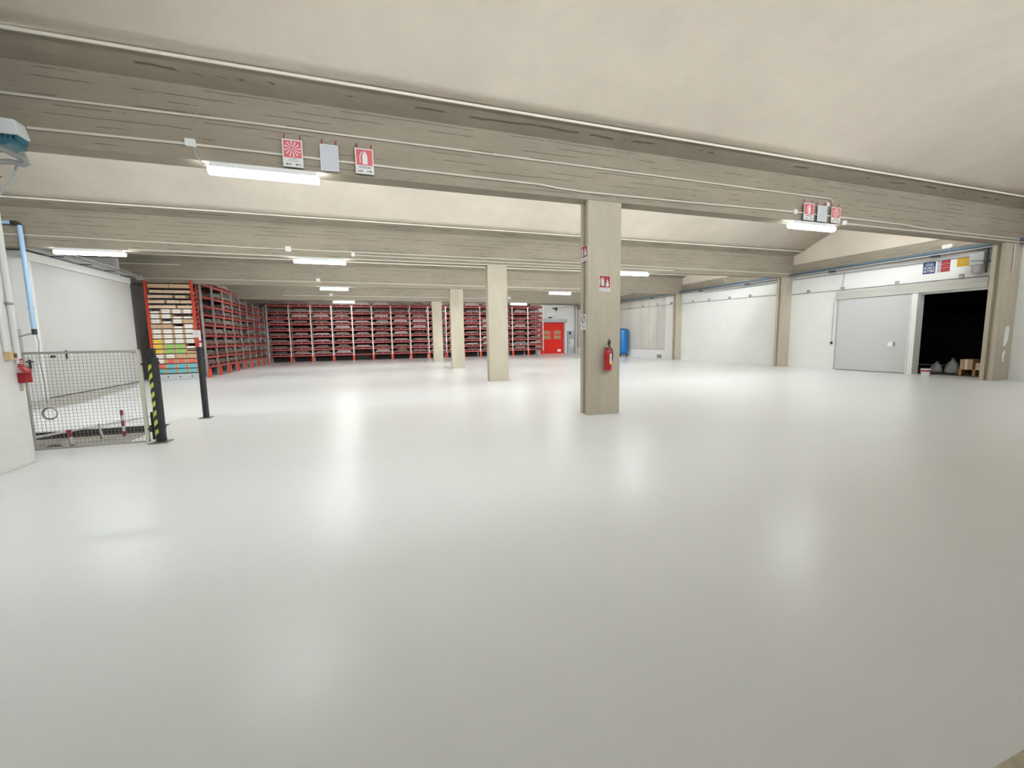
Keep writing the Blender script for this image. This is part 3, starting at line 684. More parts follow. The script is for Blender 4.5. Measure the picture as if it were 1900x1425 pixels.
MB().tube([(bx + .138 * math.cos(a), by - .138 * math.sin(a) * .9 - .0, .235 - .10 * math.sin(a)) for a in [math.pi * k / 10 for k in range(11)]], .0035, 5).build('handle', M_GALVG, t, smooth=True)

# inside the store room
def bag(x, y, s, h, label):
    n = 14; prof = []
    b = MB(); prof = [(.9, 0), (1.0, .1), (.95, .35), (.75, .6), (.4, .8), (.16, .9), (.3, 1.0)]
    o = len(b.v)
    for r, z in prof:
        for j in range(n):
            a = 2 * math.pi * j / n; q = 1 + .1 * math.sin(3 * a + z * 5) + random.uniform(-.05, .05)
            b.v.append((x + s * r * q * math.cos(a), y + s * r * q * math.sin(a), z * h - .03))
    for i in range(len(prof) - 1):
        for j in range(n):
            p, q = i * n + j, i * n + (j + 1) % n; b.f.append((p, q, q + n, p + n))
    b.f.append(tuple(reversed(range(n)))); b.f.append(tuple((len(prof) - 1) * n + j for j in range(n)))
    return tag(b.build('plastic_bag', M_BAG, smooth=True), label, 'bag', 'bags in the dark store room')
bag(21.5, 10.34, .19, .42, 'slim pale plastic bag in the dark doorway, behind the bucket')
bag(21.5, 9.86, .21, .56, 'fuller pale plastic bag in dark doorway, right of the slim bag')
t = thing('wooden_pallet', (21, 8.8, -.03), 'wooden pallet with cartons inside the dark doorway at right', 'pallet')
pb = MB()
for k in range(5): pb.box(20.45, 21.2, 8.4 + .17 * k, 8.52 + .17 * k, .17, .19)
pb.build('deck', M_WOOD, t)
for yy in (8.4, 8.75, 9.12): MB().box(20.45, 21.2, yy, yy + .08, -.03, .169).build('bearer', M_WOOD, t)
for i, (yy, w, h, m_, lab) in enumerate(((8.86, .34, .36, M_KRAFT, 'brown carton on the pallet in the dark doorway, left one'), (8.48, .3, .24, M_KRAFTL, 'smaller pale carton on the pallet in the dark doorway, right one'))):
    t = thing('carton', (20.7, yy + w / 2, .19), lab, 'carton', 'cartons in the store room')
    MB().box(20.5, 20.95, yy, yy + w, .191, .19 + h).build('box', m_, t)
    MB().box(20.497, 20.5, yy + w / 2 - .03, yy + w / 2 + .03, .192, .189 + h).build('tape', M_LW, t)

# ================================================================== BACK CORNER
t = thing('electrical_cabinet', (18.8, BACKY, 0), 'grey electrical cabinet right of the red back door', 'cabinet')
MB().box(18.42, 19.1, BACKY - .3, BACKY - .003, 0, 2.2).build('cabinet_body', M_CABG, t, bevel=.01)
MB().box(18.5, 18.75, BACKY - .308, BACKY - .301, 1.85, 2.1).build('blue_notice', M_SBLUE, t)
MB().box(18.78, 19.05, BACKY - .306, BACKY - .301, 1.80, 2.12).build('pale_notice', M_CONTB, t)
MB().box(18.6, 18.85, BACKY - .306, BACKY - .301, 1.45, 1.75).build('vent_plate', M_TRUNKG, t)
MB().box(18.6, 19.08, BACKY - .36, BACKY - .301, .58, 1.35).build('switch_box', M_SWHITE, t, bevel=.01)
MB().box(18.7, 18.74, BACKY - .363, BACKY - .36, .7, 1.2).box(18.8, 18.95, BACKY - .363, BACKY - .36, .68, .76).build('print', M_SGREY, t)
MB().lathe([(.04, 1.0), (.04, 1.08)], 18.5, BACKY - .33, 10).build('knob', M_BLACK, t)
tag(MB().box(18.98 + .14, 19.2, BACKY - .6, BACKY - .5, 0, 4.5).build('door_post', M_CONTW), 'white vertical post in the far right back corner', 'post')
conduit([(19.0, BACKY - .7, 0), (19.0, BACKY - .7, 4.5), (18.7, BACKY - .7, 4.75), (15.6, BACKY - .7, 4.78)], .045, 'dark pipe rising and bending over the red back door', M_PIPEG, 'pipe', 'pipe')
t = thing('wall_camera', (17.2, BACKY, 4.3), 'small dark camera on a rod high above the red back door', 'camera')
MB().box(16.75, 17.05, BACKY - .5, BACKY - .3, 4.28, 4.38).build('camera_body', M_BLACK, t)
MB().box(17.2, 17.28, BACKY - .3, BACKY - .003, 4.15, 4.45).build('bracket', M_BLACK, t)
MB().tube([(17.28, BACKY - .2, 4.33), (18.9, BACKY - .4, 4.62)], .02, 6).build('rod', M_PIPEG, t)
MB().tube([(17.24, BACKY - .02, 4.15), (17.22, BACKY - .02, 3.6), (16.8, BACKY - .02, 3.55)], .01, 5).build('cable', M_TRUNKG, t)
MB().box(16.5, 16.8, BACKY - .15, BACKY - .003, 3.45, 3.53).build('sensor', M_BLACK, t)

# ================================================================== WHITE CONTAINER
CX, CY0, CY1, CZ = -9.3, 16.2, 21.85, 4.33
t = thing('site_container', (CX - 1.2, 18.9, 0), 'large white and grey panelled cabin along the left behind the mesh gate', 'cabin')
MB().box(CX - 3.6, CX, CY0, CY1, 0.03, CZ - .26).build('body', M_CONT, t)
MB().box(CX - 3.6, CX + .03, CY0 - .03, CY1 + .02, CZ - .25, CZ).build('roof_band', M_CONTW, t, bevel=.008)
MB().box(CX - .28, CX + .012, CY0 - .012, CY0 + .22, 0, CZ - .252).build('corner_post', M_CONTW, t)
MB().box(CX + .0, CX + .02, CY0 + .22, CY1, 0.0, .03).build('floor_seam', M_SDARK, t)
MB().box(CX - 3.5, CX - .281, CY0 - .02, CY0 - .001, 2.1, CZ - .26).build('upper_front_panel', M_CONTW, t)
MB().box(CX - 3.5, CX - .281, CY0 - .03, CY0 - .001, 0.05, 2.09).build('lower_front_panel', M_CONTB, t)
cy = CY0 - .035
t = thing('safety_notice_board', (-9.85, cy, .3), 'white notice board with red and black symbols on the cabin front', 'sign')
MB().box(-10.15, -9.62, cy - .01, cy, .30, 1.42).build('board', M_SWHITE, t)
for k in range(5):
    MB().lathe([(.05, 0), (.05, .004)], 0, 0, 14).build('symbol', M_SPINK if k < 3 else M_SDARK, t)
for k, c in enumerate([c for c in t.children if c.name.startswith('symbol')]):
    c.matrix_parent_inverse = Matrix(); c.rotation_euler = (math.radians(90), 0, 0)
    c.location = Vector((-9.8, cy - .011, 1.3 - .19 * k)) - t.location
# bits hanging on the cabin corner
t = thing('wall_switch', (CX + .02, 17.4, 1.2), 'small white switch plate with black bracket on the cabin side', 'switch')
MB().box(CX + .002, CX + .03, 17.35, 17.75, 1.12, 1.42).build('plate', M_SWHITE, t)
MB().box(CX + .03, CX + .06, 17.35, 17.40, 1.16, 1.44).box(CX + .03, CX + .06, 17.4, 17.6, 1.38, 1.41).build('bracket', M_BLACK, t)
tag(MB().box(CX + .002, CX + .05, 16.72, 16.86, 1.22, 1.30).build('door_catch', M_BLACK), 'small black catch near the white corner post of the cabin', 'catch')
t = thing('lever_handle', (CX - .14, cy, 1.0), 'black lever handle on the blue-grey front of the cabin', 'handle')
MB().box(-9.5, -9.44, CY0 - .06, CY0 - .031, .92, 1.2).build('grip', M_BLACK, t)
MB().box(-9.58, -9.36, CY0 - .075, CY0 - .06, 1.12, 1.16).build('crossbar', M_BLACK, t)

# cable trays over the cabin
t = thing('cable_tray', (-9.1, 18, 4.4), 'bundle of grey cable trays and pipes running above the white cabin', 'cable tray')
MB().box(-9.22, -8.95, 15.3, 21.9, 4.36, 4.39).build('tray', M_TRUNKG, t)
for k in range(3):
    MB().tube([(-9.15 + .09 * k, 15.35, 4.43), (-9.15 + .09 * k, 20.5, 4.43), (-9.05 + .06 * k, 21.4, 4.42), (-8.95 + .05 * k, 22.1, 4.33 - .02 * k)], .028, 8).build('pipe', M_PIPEG if k != 1 else M_TRUNKG, t, smooth=True)
MB().tube([(-8.98, 15.3, 4.52), (-8.98, 20.9, 4.50), (-8.9, 22.1, 4.36)], .012, 6).build('cable', M_CONDUIT, t, smooth=True)
for k in range(5):
    MB().box(-9.24, -8.93, 15.8 + 1.4 * k, 15.84 + 1.4 * k, 4.335, 4.359).build('bracket', M_BLACK, t)

# pale blue pipe
bx0 = -8.5
t = thing('compressed_air_pipe', (bx0, 14.8, 2), 'pale blue air pipe dropping in front of the white cabin corner', 'pipe')
MB().tube([(-10.5, 14.82, 4.80), (-8.64, 14.82, 4.80)], .045, 10).build('horizontal_pipe', M_BLUEPIPE, t, smooth=True)
MB().tube([(-8.66, 14.82, 4.80), (-8.56, 14.82, 4.79), (-8.5, 14.82, 4.74)], .055, 10).build('elbow', M_BLACK, t, smooth=True)
MB().tube([(bx0, 14.82, 4.74), (bx0, 14.82, 2.05)], .05, 10).build('drop_pipe', M_BLUEPIPE, t, smooth=True)
MB().tube([(bx0 - .09, 14.82, 2.62), (bx0 + .09, 14.82, 2.62)], .025, 6).build('clamp', M_JBOX, t)
MB().tube([(bx0, 14.82, 2.05), (bx0, 14.82, 1.9)], .055, 8).build('coupling', M_BLACK, t)
MB().tube([(bx0, 14.8, 1.95), (bx0 - .35, 14.7, 1.82), (bx0 - .75, 14.7, 1.68)], .02, 8).build('side_hose', M_PIPEG, t, smooth=True)
MB().tube([(bx0 + .03, 14.82, 1.9), (bx0 + .06, 14.82, 1.7), (bx0 + .02, 14.82, 1.3), (bx0 + .06, 14.82, .6), (bx0 + .05, 14.82, .03)], .016, 8).build('down_cable', M_TRUNKG, t, smooth=True)
tag(MB().box(-9.35, -9.16, 14.86, 14.9, 1.6, 1.9).build('blue_label_card', M_BLUEPIPE), 'small pale blue card beside the air pipe hose end', 'card')
bpy.data.objects.remove(bpy.data.objects['blue_label_card'])

# ================================================================== NEAR LEFT WALL FITTINGS
wx = -4.45
conduit([(wx + .025, 7.18, 3.7), (wx + .025, 7.18, 1.53)], .024, 'thick white conduit dropping to the tan box on the near left wall', M_PILLAR)
t = thing('wall_conduit', (wx, 7.34, 1.4), 'grey conduit dropping to the red alarm box on near left wall', 'conduit')
MB().tube([(wx + .022, 7.34, 4.2), (wx + .022, 7.34, 1.37)], .02, 8).build('pipe', M_JBOX, t, smooth=True)
MB().box(wx + .001, wx + .05, 7.30, 7.38, 2.14, 2.17).build('clamp', M_SGREY, t)
t = thing('socket_box', (wx, 7.24, 1.4), 'small tan socket box on the near left white wall', 'socket box')
MB().box(wx + .001, wx + .07, 7.17, 7.27, 1.42, 1.53).build('box', M_TAN, t, bevel=.006)
MB().box(wx + .07, wx + .08, 7.225, 7.262, 1.45, 1.505).build('socket', M_SDARK, t)
t = thing('alarm_call_point', (wx, 7.4, 1.1), 'red fire alarm call point with tilted red signs on near left wall', 'alarm call point')
MB().box(wx + .001, wx + .09, 7.34, 7.455, 1.11, 1.245).build('box', M_SRED, t, bevel=.006)
MB().box(wx + .09, wx + .095, 7.40, 7.44, 1.125, 1.23).build('glass', M_EXT, t)
MB().slab([(wx + .06, 7.26, 1.345), (wx + .06, 7.43, 1.33), (wx + .1, 7.45, 1.25), (wx + .1, 7.28, 1.25)], (.006, 0, 0)).build('tilted_sign', M_SRED, t)
MB().slab([(wx + .073, 7.32, 1.32), (wx + .073, 7.39, 1.315), (wx + .1, 7.40, 1.27), (wx + .1, 7.33, 1.27)], (.005, 0, 0)).build('symbol', M_SPINK, t)
MB().box(wx + .001, wx + .012, 7.385, 7.465, 1.335, 1.43).build('upper_sign', M_SRED, t)
MB().box(wx + .012, wx + .014, 7.40, 7.45, 1.36, 1.375).box(wx + .012, wx + .014, 7.40, 7.45, 1.39, 1.405).build('print', M_SWHITE, t)
tag(MB().box(wx + .001, wx + .008, 7.36, 7.41, 1.0, 1.105).build('bare_patch', mat('bare_plaster', (.5, .45, .36), .9)), 'bare beige patch on wall under the red alarm box', 'patch')
# hose swivel assembly at the head of the near left wall
t = thing('junction_cabinet', (-4.2, 7.3, 4.2), 'worn white junction box with teal base at the top left corner', 'junction box')
MB().prism([(-4.5, 4.25), (-4.05, 4.25), (-4.09, 4.44), (-4.5, 4.46)], 1, 7.28, 7.478).build('box', M_JBOX, t, bevel=.012)
lv = MB()
for k in range(9): lv.box(-4.5 + .05 * k, -4.475 + .05 * k, 7.27, 7.46, 4.18, 4.248)
lv.build('fins', M_TEAL, t)
MB().prism([(-4.5, 4.08), (-4.2, 4.08), (-4.1, 4.12), (-4.1, 4.179), (-4.5, 4.179)], 1, 7.2, 7.46).build('base', M_TEAL, t)
t = thing('swing_arm', (-4.1, 7.1, 3.9), 'grey bent pipe arm jutting from the top left corner', 'pipe arm')
MB().tube([(-4.43, 7.1, 4.15), (-4.25, 7.1, 4.07), (-4.05, 7.1, 3.955), (-3.93, 7.1, 3.90), (-3.91, 7.1, 3.86), (-3.96, 7.12, 3.845), (-4.1, 7.15, 3.875), (-4.25, 7.2, 3.88), (-4.43, 7.2, 3.88)], .032, 10).build('arm', M_PIPEG, t, smooth=True)
MB().tube([(-4.06, 7.3, 4.05), (-4.2, 7.3, 3.7), (-4.35, 7.3, 3.5)], .014, 8).build('strut', M_TRUNKG, t, smooth=True)
MB().tube([(-4.05, 7.3, 4.06), (-4.02, 7.3, 3.92)], .018, 8).build('stay', M_PIPEG, t, smooth=True)
tag(MB().tube([(-4.44, 7.0, 3.765), (-4.12, 7.0, 3.64)], .008, 6).build('red_rod', mat('dark_red_rod', (.2, .01, .02), .5)), 'thin dark red rod sticking out below the grey pipe arm', 'rod')

# ================================================================== GATE AND POSTS
GX0, GX1, GY, GZ0, GZ1 = -4.86, -3.43, 8.13, .03, 1.51
t = thing('mesh_gate', ((GX0 + GX1) / 2, GY, 0), 'grey wire mesh gate between the white wall and the black hazard post', 'gate')
fr = MB().box(GX0, GX1, GY - .02, GY + .02, GZ1 - .035, GZ1).box(GX0, GX1, GY - .02, GY + .02, GZ0, GZ0 + .03).box(GX0, GX0 + .035, GY - .02, GY + .02, GZ0 + .03, GZ1 - .035)
fr.build('frame', M_GATE, t)
MB().box(GX1 - .045, GX1, GY - .025, GY + .025, GZ0, GZ1 + .003).build('latch_stile', M_CREAM, t)
ms = MB(); n = 28
for k in range(1, n):
    x = GX0 + .035 + (GX1 - GX0 - .08) * k / n; ms.box(x - .0018, x + .0018, GY - .004, GY, GZ0 + .03, GZ1 - .035)
n = 28
for k in range(1, n):
    z = GZ0 + .03 + (GZ1 - GZ0 - .065) * k / n; ms.box(GX0 + .035, GX1 - .045, GY - .001, GY + .003, z - .0018, z + .0018)
ms.build('wire_mesh', M_WIRE, t)
MB().box(GX1 - .12, GX1 - .046, GY + .005, GY + .03, 1.46, 1.48).build('brace', M_GATE, t)
MB().box(GX1, GX1 + .04, GY - .03, GY - .01, 1.27, 1.30).build('latch', M_BLACK, t)
MB().box(GX1, GX1 + .05, GY - .03, GY - .01, .23, .26).build('lower_latch', M_BLACK, t)
# coil hung on the mesh
cb = MB()
for k in range(3):
    pts = [(-4.60 + (.078 + .006 * k) * math.cos(a * .2618 + k), GY - .02 - .008 * k, .585 + (.083 + .004 * k) * math.sin(a * .2618 + k)) for a in range(25)]
    cb.tube(pts, .0075, 6)
tag(cb.build('wire_coil', M_PIPEG, smooth=True), 'round coil of dark wire hanging on the gate mesh', 'coil')

def post(x, y, r, h, label, hazard):
    t = thing('bollard_post', (x, y, 0), label, 'post', 'black posts of the gateway')
    MB().box(x - .05 - r, x + .05 + r, y - .07 - r, y + .05 + r, 0.0, .012).build('base_plate', M_BASE, t)
    MB().tube([(x, y, .012), (x, y, h)], r, 14).build('pole', M_BLACK, t, smooth=True)
    if hazard:
        for k in range(8):
            z = .10 + .15 * k
            q = lambda a, zz: (x + (r + .0012) * math.cos(a), y + (r + .0012) * math.sin(a), zz)
            hb = MB(); A0 = math.radians(-152)
            for e in range(4):
                a0, a1 = A0 + .27 * e, A0 + .27 * (e + 1)
                hb.slab([q(a0, z + .018 * e), q(a1, z + .018 * (e + 1)), q(a1, z + .075 + .018 * (e + 1)), q(a0, z + .075 + .018 * e)], (-.001, -.001, 0))
            hb.build('hazard_stripe', M_YEL, t)
    return t
p1 = post(-3.30, 8.19, .07, 1.38, 'black post with yellow hazard stripes beside the mesh gate', True)
MB().box(-3.36, -3.26, 8.14, 8.22, 1.381, 1.53).build('lock_housing', M_BLACK, p1)
MB().tube([(-3.30, 8.19, 1.28), (-3.30, 8.19, 1.32)], .08, 14).build('collar', M_BLACK, p1)
MB().tube([(-3.30, 8.19, .23), (-3.30, 8.19, .27)], .08, 14).build('collar', M_BLACK, p1)
MB().box(-3.42, -3.385, 8.2, 8.24, .05, .5).build('hinge_bar', M_BLACK, p1)
p2 = post(-3.4, 10.5, .058, 1.52, 'slimmer plain black post standing alone behind the gate', False)
MB().box(-3.62, -3.44, 10.48, 10.52, 1.44, 1.47).build('catch_arm', M_BLACK, p2)

# pit items
def striped_post(x, y, z0, h, r, bands, label, lean=(0, 0), name='striped_post'):
    t = thing(name, (x, y, z0), label, 'striped post', 'red and white posts behind the gate')
    n = bands; 
    for k in range(n):
        a, b = k / n, (k + 1) / n
        MB().tube([(x + lean[0] * a, y + lean[1] * a, z0 + h * a), (x + lean[0] * b, y + lean[1] * b, z0 + h * b)], r, 10).build('band', M_SRED if k % 2 == 0 else M_SWHITE, t)
    MB().box(x - .05, x + .05, y - .04, y + .04, z0 - .012, z0).build('foot', M_SRED, t)
    return t
striped_post(-3.98, 8.62, -.118, .63, .022, 7, 'tallest red and white striped post, nearest the hazard post')
striped_post(-4.26, 8.6, -.118, .42, .014, 5, 'thin red and white striped stake in the pit, middle one', lean=(-.04, .02))
striped_post(-4.62, 8.55, -.118, .36, .03, 3, 'short red and white striped stake in the pit, left one', lean=(-.05, .02))
tag(MB().tube([(-4.20, 8.55, -.118), (-4.235, 8.55, .1), (-4.27, 8.56, .3)], .014, 6).build('white_stake', M_SWHITE), 'thin white stake leaning beside the middle striped stake', 'stake')
tag(MB().slab([(-6.25, 8.0, .012), (-6.17, 7.98, .012), (-4.60, 11.18, .012), (-4.66, 11.2, .012)], (0, 0, .03)).build('metal_bar', M_GALV), 'pale metal bar lying across the pit and onto the floor', 'bar')
tag(MB().box(-5.45, -5.2, 8.6, 8.8, -.129, .06).build('plastic_crate', M_SWHITE, bevel=.02), 'small white plastic crate in the left of the pit', 'crate')
rb = MB(); rb.lathe([(.10, -.129), (.12, -.11), (.06, -.08), (.01, -.07)], -5.15, 9.05, 12)
tag(rb.build('black_rag', M_RUBBER, smooth=True), 'small black rag on the pit floor beside the white crate', 'rag')

# ================================================================== RACKS
LV = [.50, .95, 1.44, 1.95, 2.44, 2.90, 3.32, 3.73, 4.30]
TW, TD = 1.34, .98
def make_tray(m_, name='steel_tray', inner=None):
    b = MB(); w = TW / 2; H = .15
    for y0 in (0, TD - .03):
        b.box(-w, w, y0, y0 + .03, 0, .02)
        for x in (-w, -.025, w - .045):
            b.box(x, x + (.05 if x == -.025 else .045), y0, y0 + .03, .0, H - .022)
        b.box(-w, w, y0 - .004, y0 + .034, H - .022, H)
    for x in (-w, w - .045): b.box(x, x + .045, .03, TD - .03, 0, H - .03)
    b.box(-w, w, .034, TD - .034, H - .03, H - .008)
    o = b.build(name, m_)
    MB().box(-w + .046, w - .046, .045, TD - .05, .003, H - .032).build('pocket_shade', inner or M_POCKSHADE, o)  # dark block standing in for the shade inside the pockets
    return o
def make_bundle(k, m_):
    rnd = random.Random(100 + k); b = MB(); z = 0; w = .60 - rnd.random() * .06; x = 0; n = 10
    nl = rnd.choice((3, 4, 5))
    for l in range(nl):
        h = .035 + rnd.random() * .02; w2 = w - rnd.random() * .05; sag = rnd.random() * .012
        prof = []
        for i in range(n + 1):
            u = -w + 2 * w * i / n; prof.append((x + u, z + (rnd.random() - .5) * .006))
        top = []
        for i in range(n + 1):
            s_ = 2 * i / n - 1; u = w2 * s_ ; top.append((x + u, z + h + sag * math.cos(s_ * 2) - .006 * rnd.random()))
        if l == 0: prof = [(a_, 0) for a_, b_ in prof]
        b.prism(prof + top[::-1], 1, .02 + rnd.random() * .05, TD - .04)
        z += h * .92; w = w2 - rnd.random() * .07; x += (rnd.random() - .5) * .05
    return b.build('material_bundle', m_)
protoT = [make_tray(M_TRAY), make_tray(M_TRAYO, inner=M_POCKSHADEB), make_tray(M_TRAYW)]
protoB = [make_bundle(k, BUND[k % 6]) for k in range(12)]
# right of first use, prototypes are re-used as the first instance
usedT = set(); usedB = set()
COLW = {0: 'grey', 1: 'brown', 2: 'pale', 3: 'mauve-grey', 4: 'olive', 5: 'dark'}
def place(proto, i, used, loc, rz, label, cat, group):
    o = proto[i]
    if i in used:
        src = o; o = o.copy(); COL.objects.link(o)
        for ch in src.children:
            c = ch.copy(); COL.objects.link(c); c.parent = o
    else: used.add(i)
    o.location = loc; o.rotation_euler = (0, 0, rz); tag(o, label, cat, group)
    return o
LVN = ['lowest', 'second lowest', 'third lowest', 'fourth lowest', 'middle', 'fourth highest', 'third highest', 'second highest', 'top']
def rack(name, origin, rz, nb, pitch, tops, label, upm, beamm, hts):
    """rack whose front runs along its local +X, depth along +Y"""
    t = thing(name, origin, label, 'pallet rack'); t.rotation_euler = (0, 0, rz)
    def loc_build(mb, nm, m_, **k):
        o = mb.build(nm, m_, **k); o.parent = t; return o
    for k in range(nb + 1):
        h = hts(k); b = MB(); x = pitch * k
        for y0 in (0, 1.02):
            b.box(x - .042, x - .034, y0, y0 + .08, 0, h).box(x + .034, x + .042, y0, y0 + .08, 0, h).box(x - .034, x + .034, y0, y0 + .008, 0, h)
        nz = int(h / .6)
        for q in range(nz):
            z0, z1 = .3 + .6 * q, .3 + .6 * (q + 1)
            if z1 > h: break
            b.tube([(x, .07, z0), (x, 1.03, z1)] if q % 2 else [(x, 1.03, z0), (x, .07, z1)], .014, 4)
        loc_build(b, 'upright_frame', upm)
    cnt = 0; rest = MB()
    for lv, z in enumerate(LV):
        for k in range(nb):
            if lv == 8 and k >= tops: continue
            x0, x1 = pitch * k + .044, pitch * (k + 1) - .044
            if cnt < 100:
                loc_build(MB().box(x0, x1, -.012, .03, z - .06, z), 'load_beam', beamm); cnt += 1
            else: rest.box(x0, x1, -.012, .03, z - .062, z)
            rest.box(x0, x1, 1.05, 1.09, z - .075, z)
    o = loc_build(rest, 'rear_beams', beamm); o['kind'] = 'stuff'
    return t
# back rack
BX0, BY, BP, NB = -5.72 - 1.5, 35.9, 1.5, 15
bx_name = 'back rack'
rack('pallet_rack', (BX0, BY, 0), 0, NB, BP, NB, 'long red pallet rack across the back of the hall, left of the red door', M_GALV, M_RACKRED, lambda k: 4.36)
rnd = random.Random(5)
for k in range(NB):
    for lv, z in enumerate(LV):
        if k == 4 and lv == 0: continue
        x = BX0 + BP * (k + .5) + rnd.uniform(-.012, .012)
        ti = 2 if (k == 5 and lv == 5) or (k == 13 and lv == 1) else 0
        nm = 'white' if ti == 2 else 'red'
        place(protoT, ti, usedT, (x, BY - .005, z + .001), 0, '%s steel tray, %s level, %s bay from left of back rack' % (nm, LVN[lv], ORD[k]), 'tray', 'trays in the back rack')
        if rnd.random() < .04: continue
        bi = rnd.choice([0, 1, 2, 3, 4, 6, 7, 8, 9, 10, 0, 2, 8, 5]) if k > 0 else rnd.choice([1, 3, 5])
        place(protoB, bi, usedB, (x + rnd.uniform(-.02, .02), BY + .01, z + .156), 0, '%s material bundle, %s level, %s bay from left of back rack' % (COLW[bi % 6], LVN[lv], ORD[k]), 'bundle', 'bundles in the back rack')
tag(MB().box(BX0, BX0 + BP * NB - .3, BY + 1.22, BY + 1.26, 0, 3.88).build('backing_board', M_BACKING), 'long dark board closing the rear of the back rack', 'board')
for k in range(NB + 1):
    x = BX0 + BP * k
    if k == 0: continue
    g = MB().prism([(x - .075, BY - .10), (x + .075, BY - .10), (x + .075, BY - .02), (x + .06, BY - .02), (x + .06, BY - .085), (x - .06, BY - .085), (x - .06, BY - .02), (x - .075, BY - .02)], 2, 0, .42)
    tag(g.build('rack_guard', M_ORANGE), 'orange floor guard at the %s upright from left of back rack' % ORD[k - 1], 'rack guard', 'rack guards of the back rack')
# left rack
LX, LY, NL = -7.15, 22.88, 8
rack('pallet_rack', (LX, LY, 0), math.radians(90), NL, 1.5, 4, 'long pallet rack on the left, running back from the carton rack', M_GALVG, M_RACKRED, lambda k: 4.36 if k < 5 else 4.15)
rnd = random.Random(9)
for k in range(NL):
    for lv, z in enumerate(LV):
        if lv == 8 and k > 2: continue
        if k < 1 and lv in (5, 6, 7): continue
        if k < 2 and lv in (6,): continue
        y = LY + 1.5 * (k + .5)
        place(protoT, 1, usedT, (LX + .005, y, z + .001), math.radians(90), 'brown-red tray, %s level, %s bay from near end of left rack' % (LVN[lv], ORD[k]), 'tray', 'trays in the left rack')
        if lv == 8 and k == 0: continue
        bi = rnd.choice([1, 4, 5, 7, 10, 11, 0, 3])
        place(protoB, bi, usedB, (LX - .01, y + rnd.uniform(-.02, .02), z + .156), math.radians(90), '%s material bundle, %s level, %s bay from near end of left rack' % (COLW[bi % 6], LVN[lv], ORD[k]), 'bundle', 'bundles in the left rack')
for k in range(NL + 1):
    y = LY + 1.5 * k
    g = MB().prism([(LX + .10, y - .075), (LX + .10, y + .075), (LX + .02, y + .075), (LX + .02, y + .06), (LX + .085, y + .06), (LX + .085, y - .06), (LX + .02, y - .06), (LX + .02, y - .075)], 2, 0, .42)
    tag(g.build('rack_guard', M_ORANGE), 'orange floor guard at the %s upright from near end of left rack' % ORD[k], 'rack guard', 'rack guards of the left rack')
# carton rack facing the camera
RX0, RX1, RY0, RY1 = -9.02, -7.27, 22.27, 22.82
t = thing('carton_rack', ((RX0 + RX1) / 2, RY0, 0), 'red shelf rack packed with small cartons at the end of the left rack', 'shelf rack')
MB().box(RX0, RX0 + .08, RY0, RY0 + .08, 0, 4.36).build('post', M_RED, t)
MB().box(RX1 - .08, RX1, RY0, RY0 + .08, 0, 4.36).build('post', M_RED, t)
for x in (RX0, RX1 - .05): MB().box(x, x + .05, RY1 - .05, RY1, 0, 4.22).build('post', M_RACKRED, t)
sl = MB()
NR = 18; ZR0, ZP = .30, .218
for k in range(NR - 1): sl.slab([(RX1 - .03, RY0 + .08, ZR0 + ZP * k), (RX1 - .03, RY1 - .05, ZR0 + ZP * k + .09), (RX1 - .03, RY1 - .05, ZR0 + ZP * k + .14), (RX1 - .03, RY0 + .08, ZR0 + ZP * k + .05)], (.02, 0, 0))
sl.build('side_bracing', M_RACKRED, t)
MB().box(RX0, RX1 + .02, RY0 - .05, RY0 - .002, 0, .26).build('kick_plate', M_CONTB, t, bevel=.006)
for k in range(4): 
    o = MB().lathe([(.03, 0), (.03, .004)], 0, 0, 12).build('bolt_hole', M_BLACK, t)
    o.matrix_parent_inverse = Matrix(); o.rotation_euler = (math.radians(90), 0, 0); o.location = Vector((RX0 + .12 + .44 * k, RY0 - .051, .14)) - t.location
for k in range(NR):
    MB().box(RX0 + .082, RX1 - .082, RY0 + .03, RY1 - .05, ZR0 + ZP * k - .022, ZR0 + ZP * k - .002).build('shelf', M_BACKING, t)
# cartons
cw = (RX1 - RX0 - .17) / 4
lab4 = {0: 'BBBB', 1: 'RBBB', 2: 'WRRR', 3: 'WWKK', 4: 'YGGK', 5: 'YGGW', 6: 'YWWW', 7: 'WWWW', 8: 'WWWW', 9: 'KKWW', 10: 'WWWK', 11: 'WWWW', 12: 'WWWW'}
LM = {'B': (M_LB, 'blue'), 'R': (M_LR, 'red'), 'W': (M_LW, 'white'), 'Y': (M_LY, 'yellow'), 'G': (M_LG, 'green'), 'K': (None, 'plain')}
protoC = {}
def carton_proto(key):
    t = thing('carton', (0, 0, 0), '', 'carton')
    MB().box(-cw / 2 + .008, cw / 2 - .008, 0, .38, 0, .088).build('box', M_KRAFT, t)
    m_ = LM[key][0]
    if m_: MB().box(-cw * .34, cw * .34, -.0015, -.0001, .01, .080).build('label', m_, t)
    return t
skip = {(9, 2, 1), (5, 3, 1), (11, 2, 1), (11, 3, 1), (10, 1, 1), (12, 0, 1)}
for r in range(13):
    for c in range(4):
        key = lab4[r][c]
        for q in range(2):
            if (r, c, q) in skip: continue
            lab = '%s-label carton, %s of stack, column %s, shelf %s from bottom' % (LM[key][1], 'top' if q else 'bottom', ['one', 'two', 'three', 'four'][c], ORD[r])
            loc = (RX0 + .085 + cw * (c + .5), RY0 + .035 + random.uniform(0, .012), ZR0 + ZP * r + .0905 * q)
            if key not in protoC: protoC[key] = carton_proto(key); o = protoC[key]; o.location = loc; o['label'] = lab; o['group'] = 'small cartons in the carton rack'
            else: o = dup(protoC[key], loc, lab, 'small cartons in the carton rack')
rows = [(13, (0, .62, .66, 1.0)), (14, (0, .36, .42, .72, .74, 1.0)), (15, (0, .56, .62, .86)), (16, (.05, .36, .37, 1.0)), (17, (0.02, .5, .52, .98))]
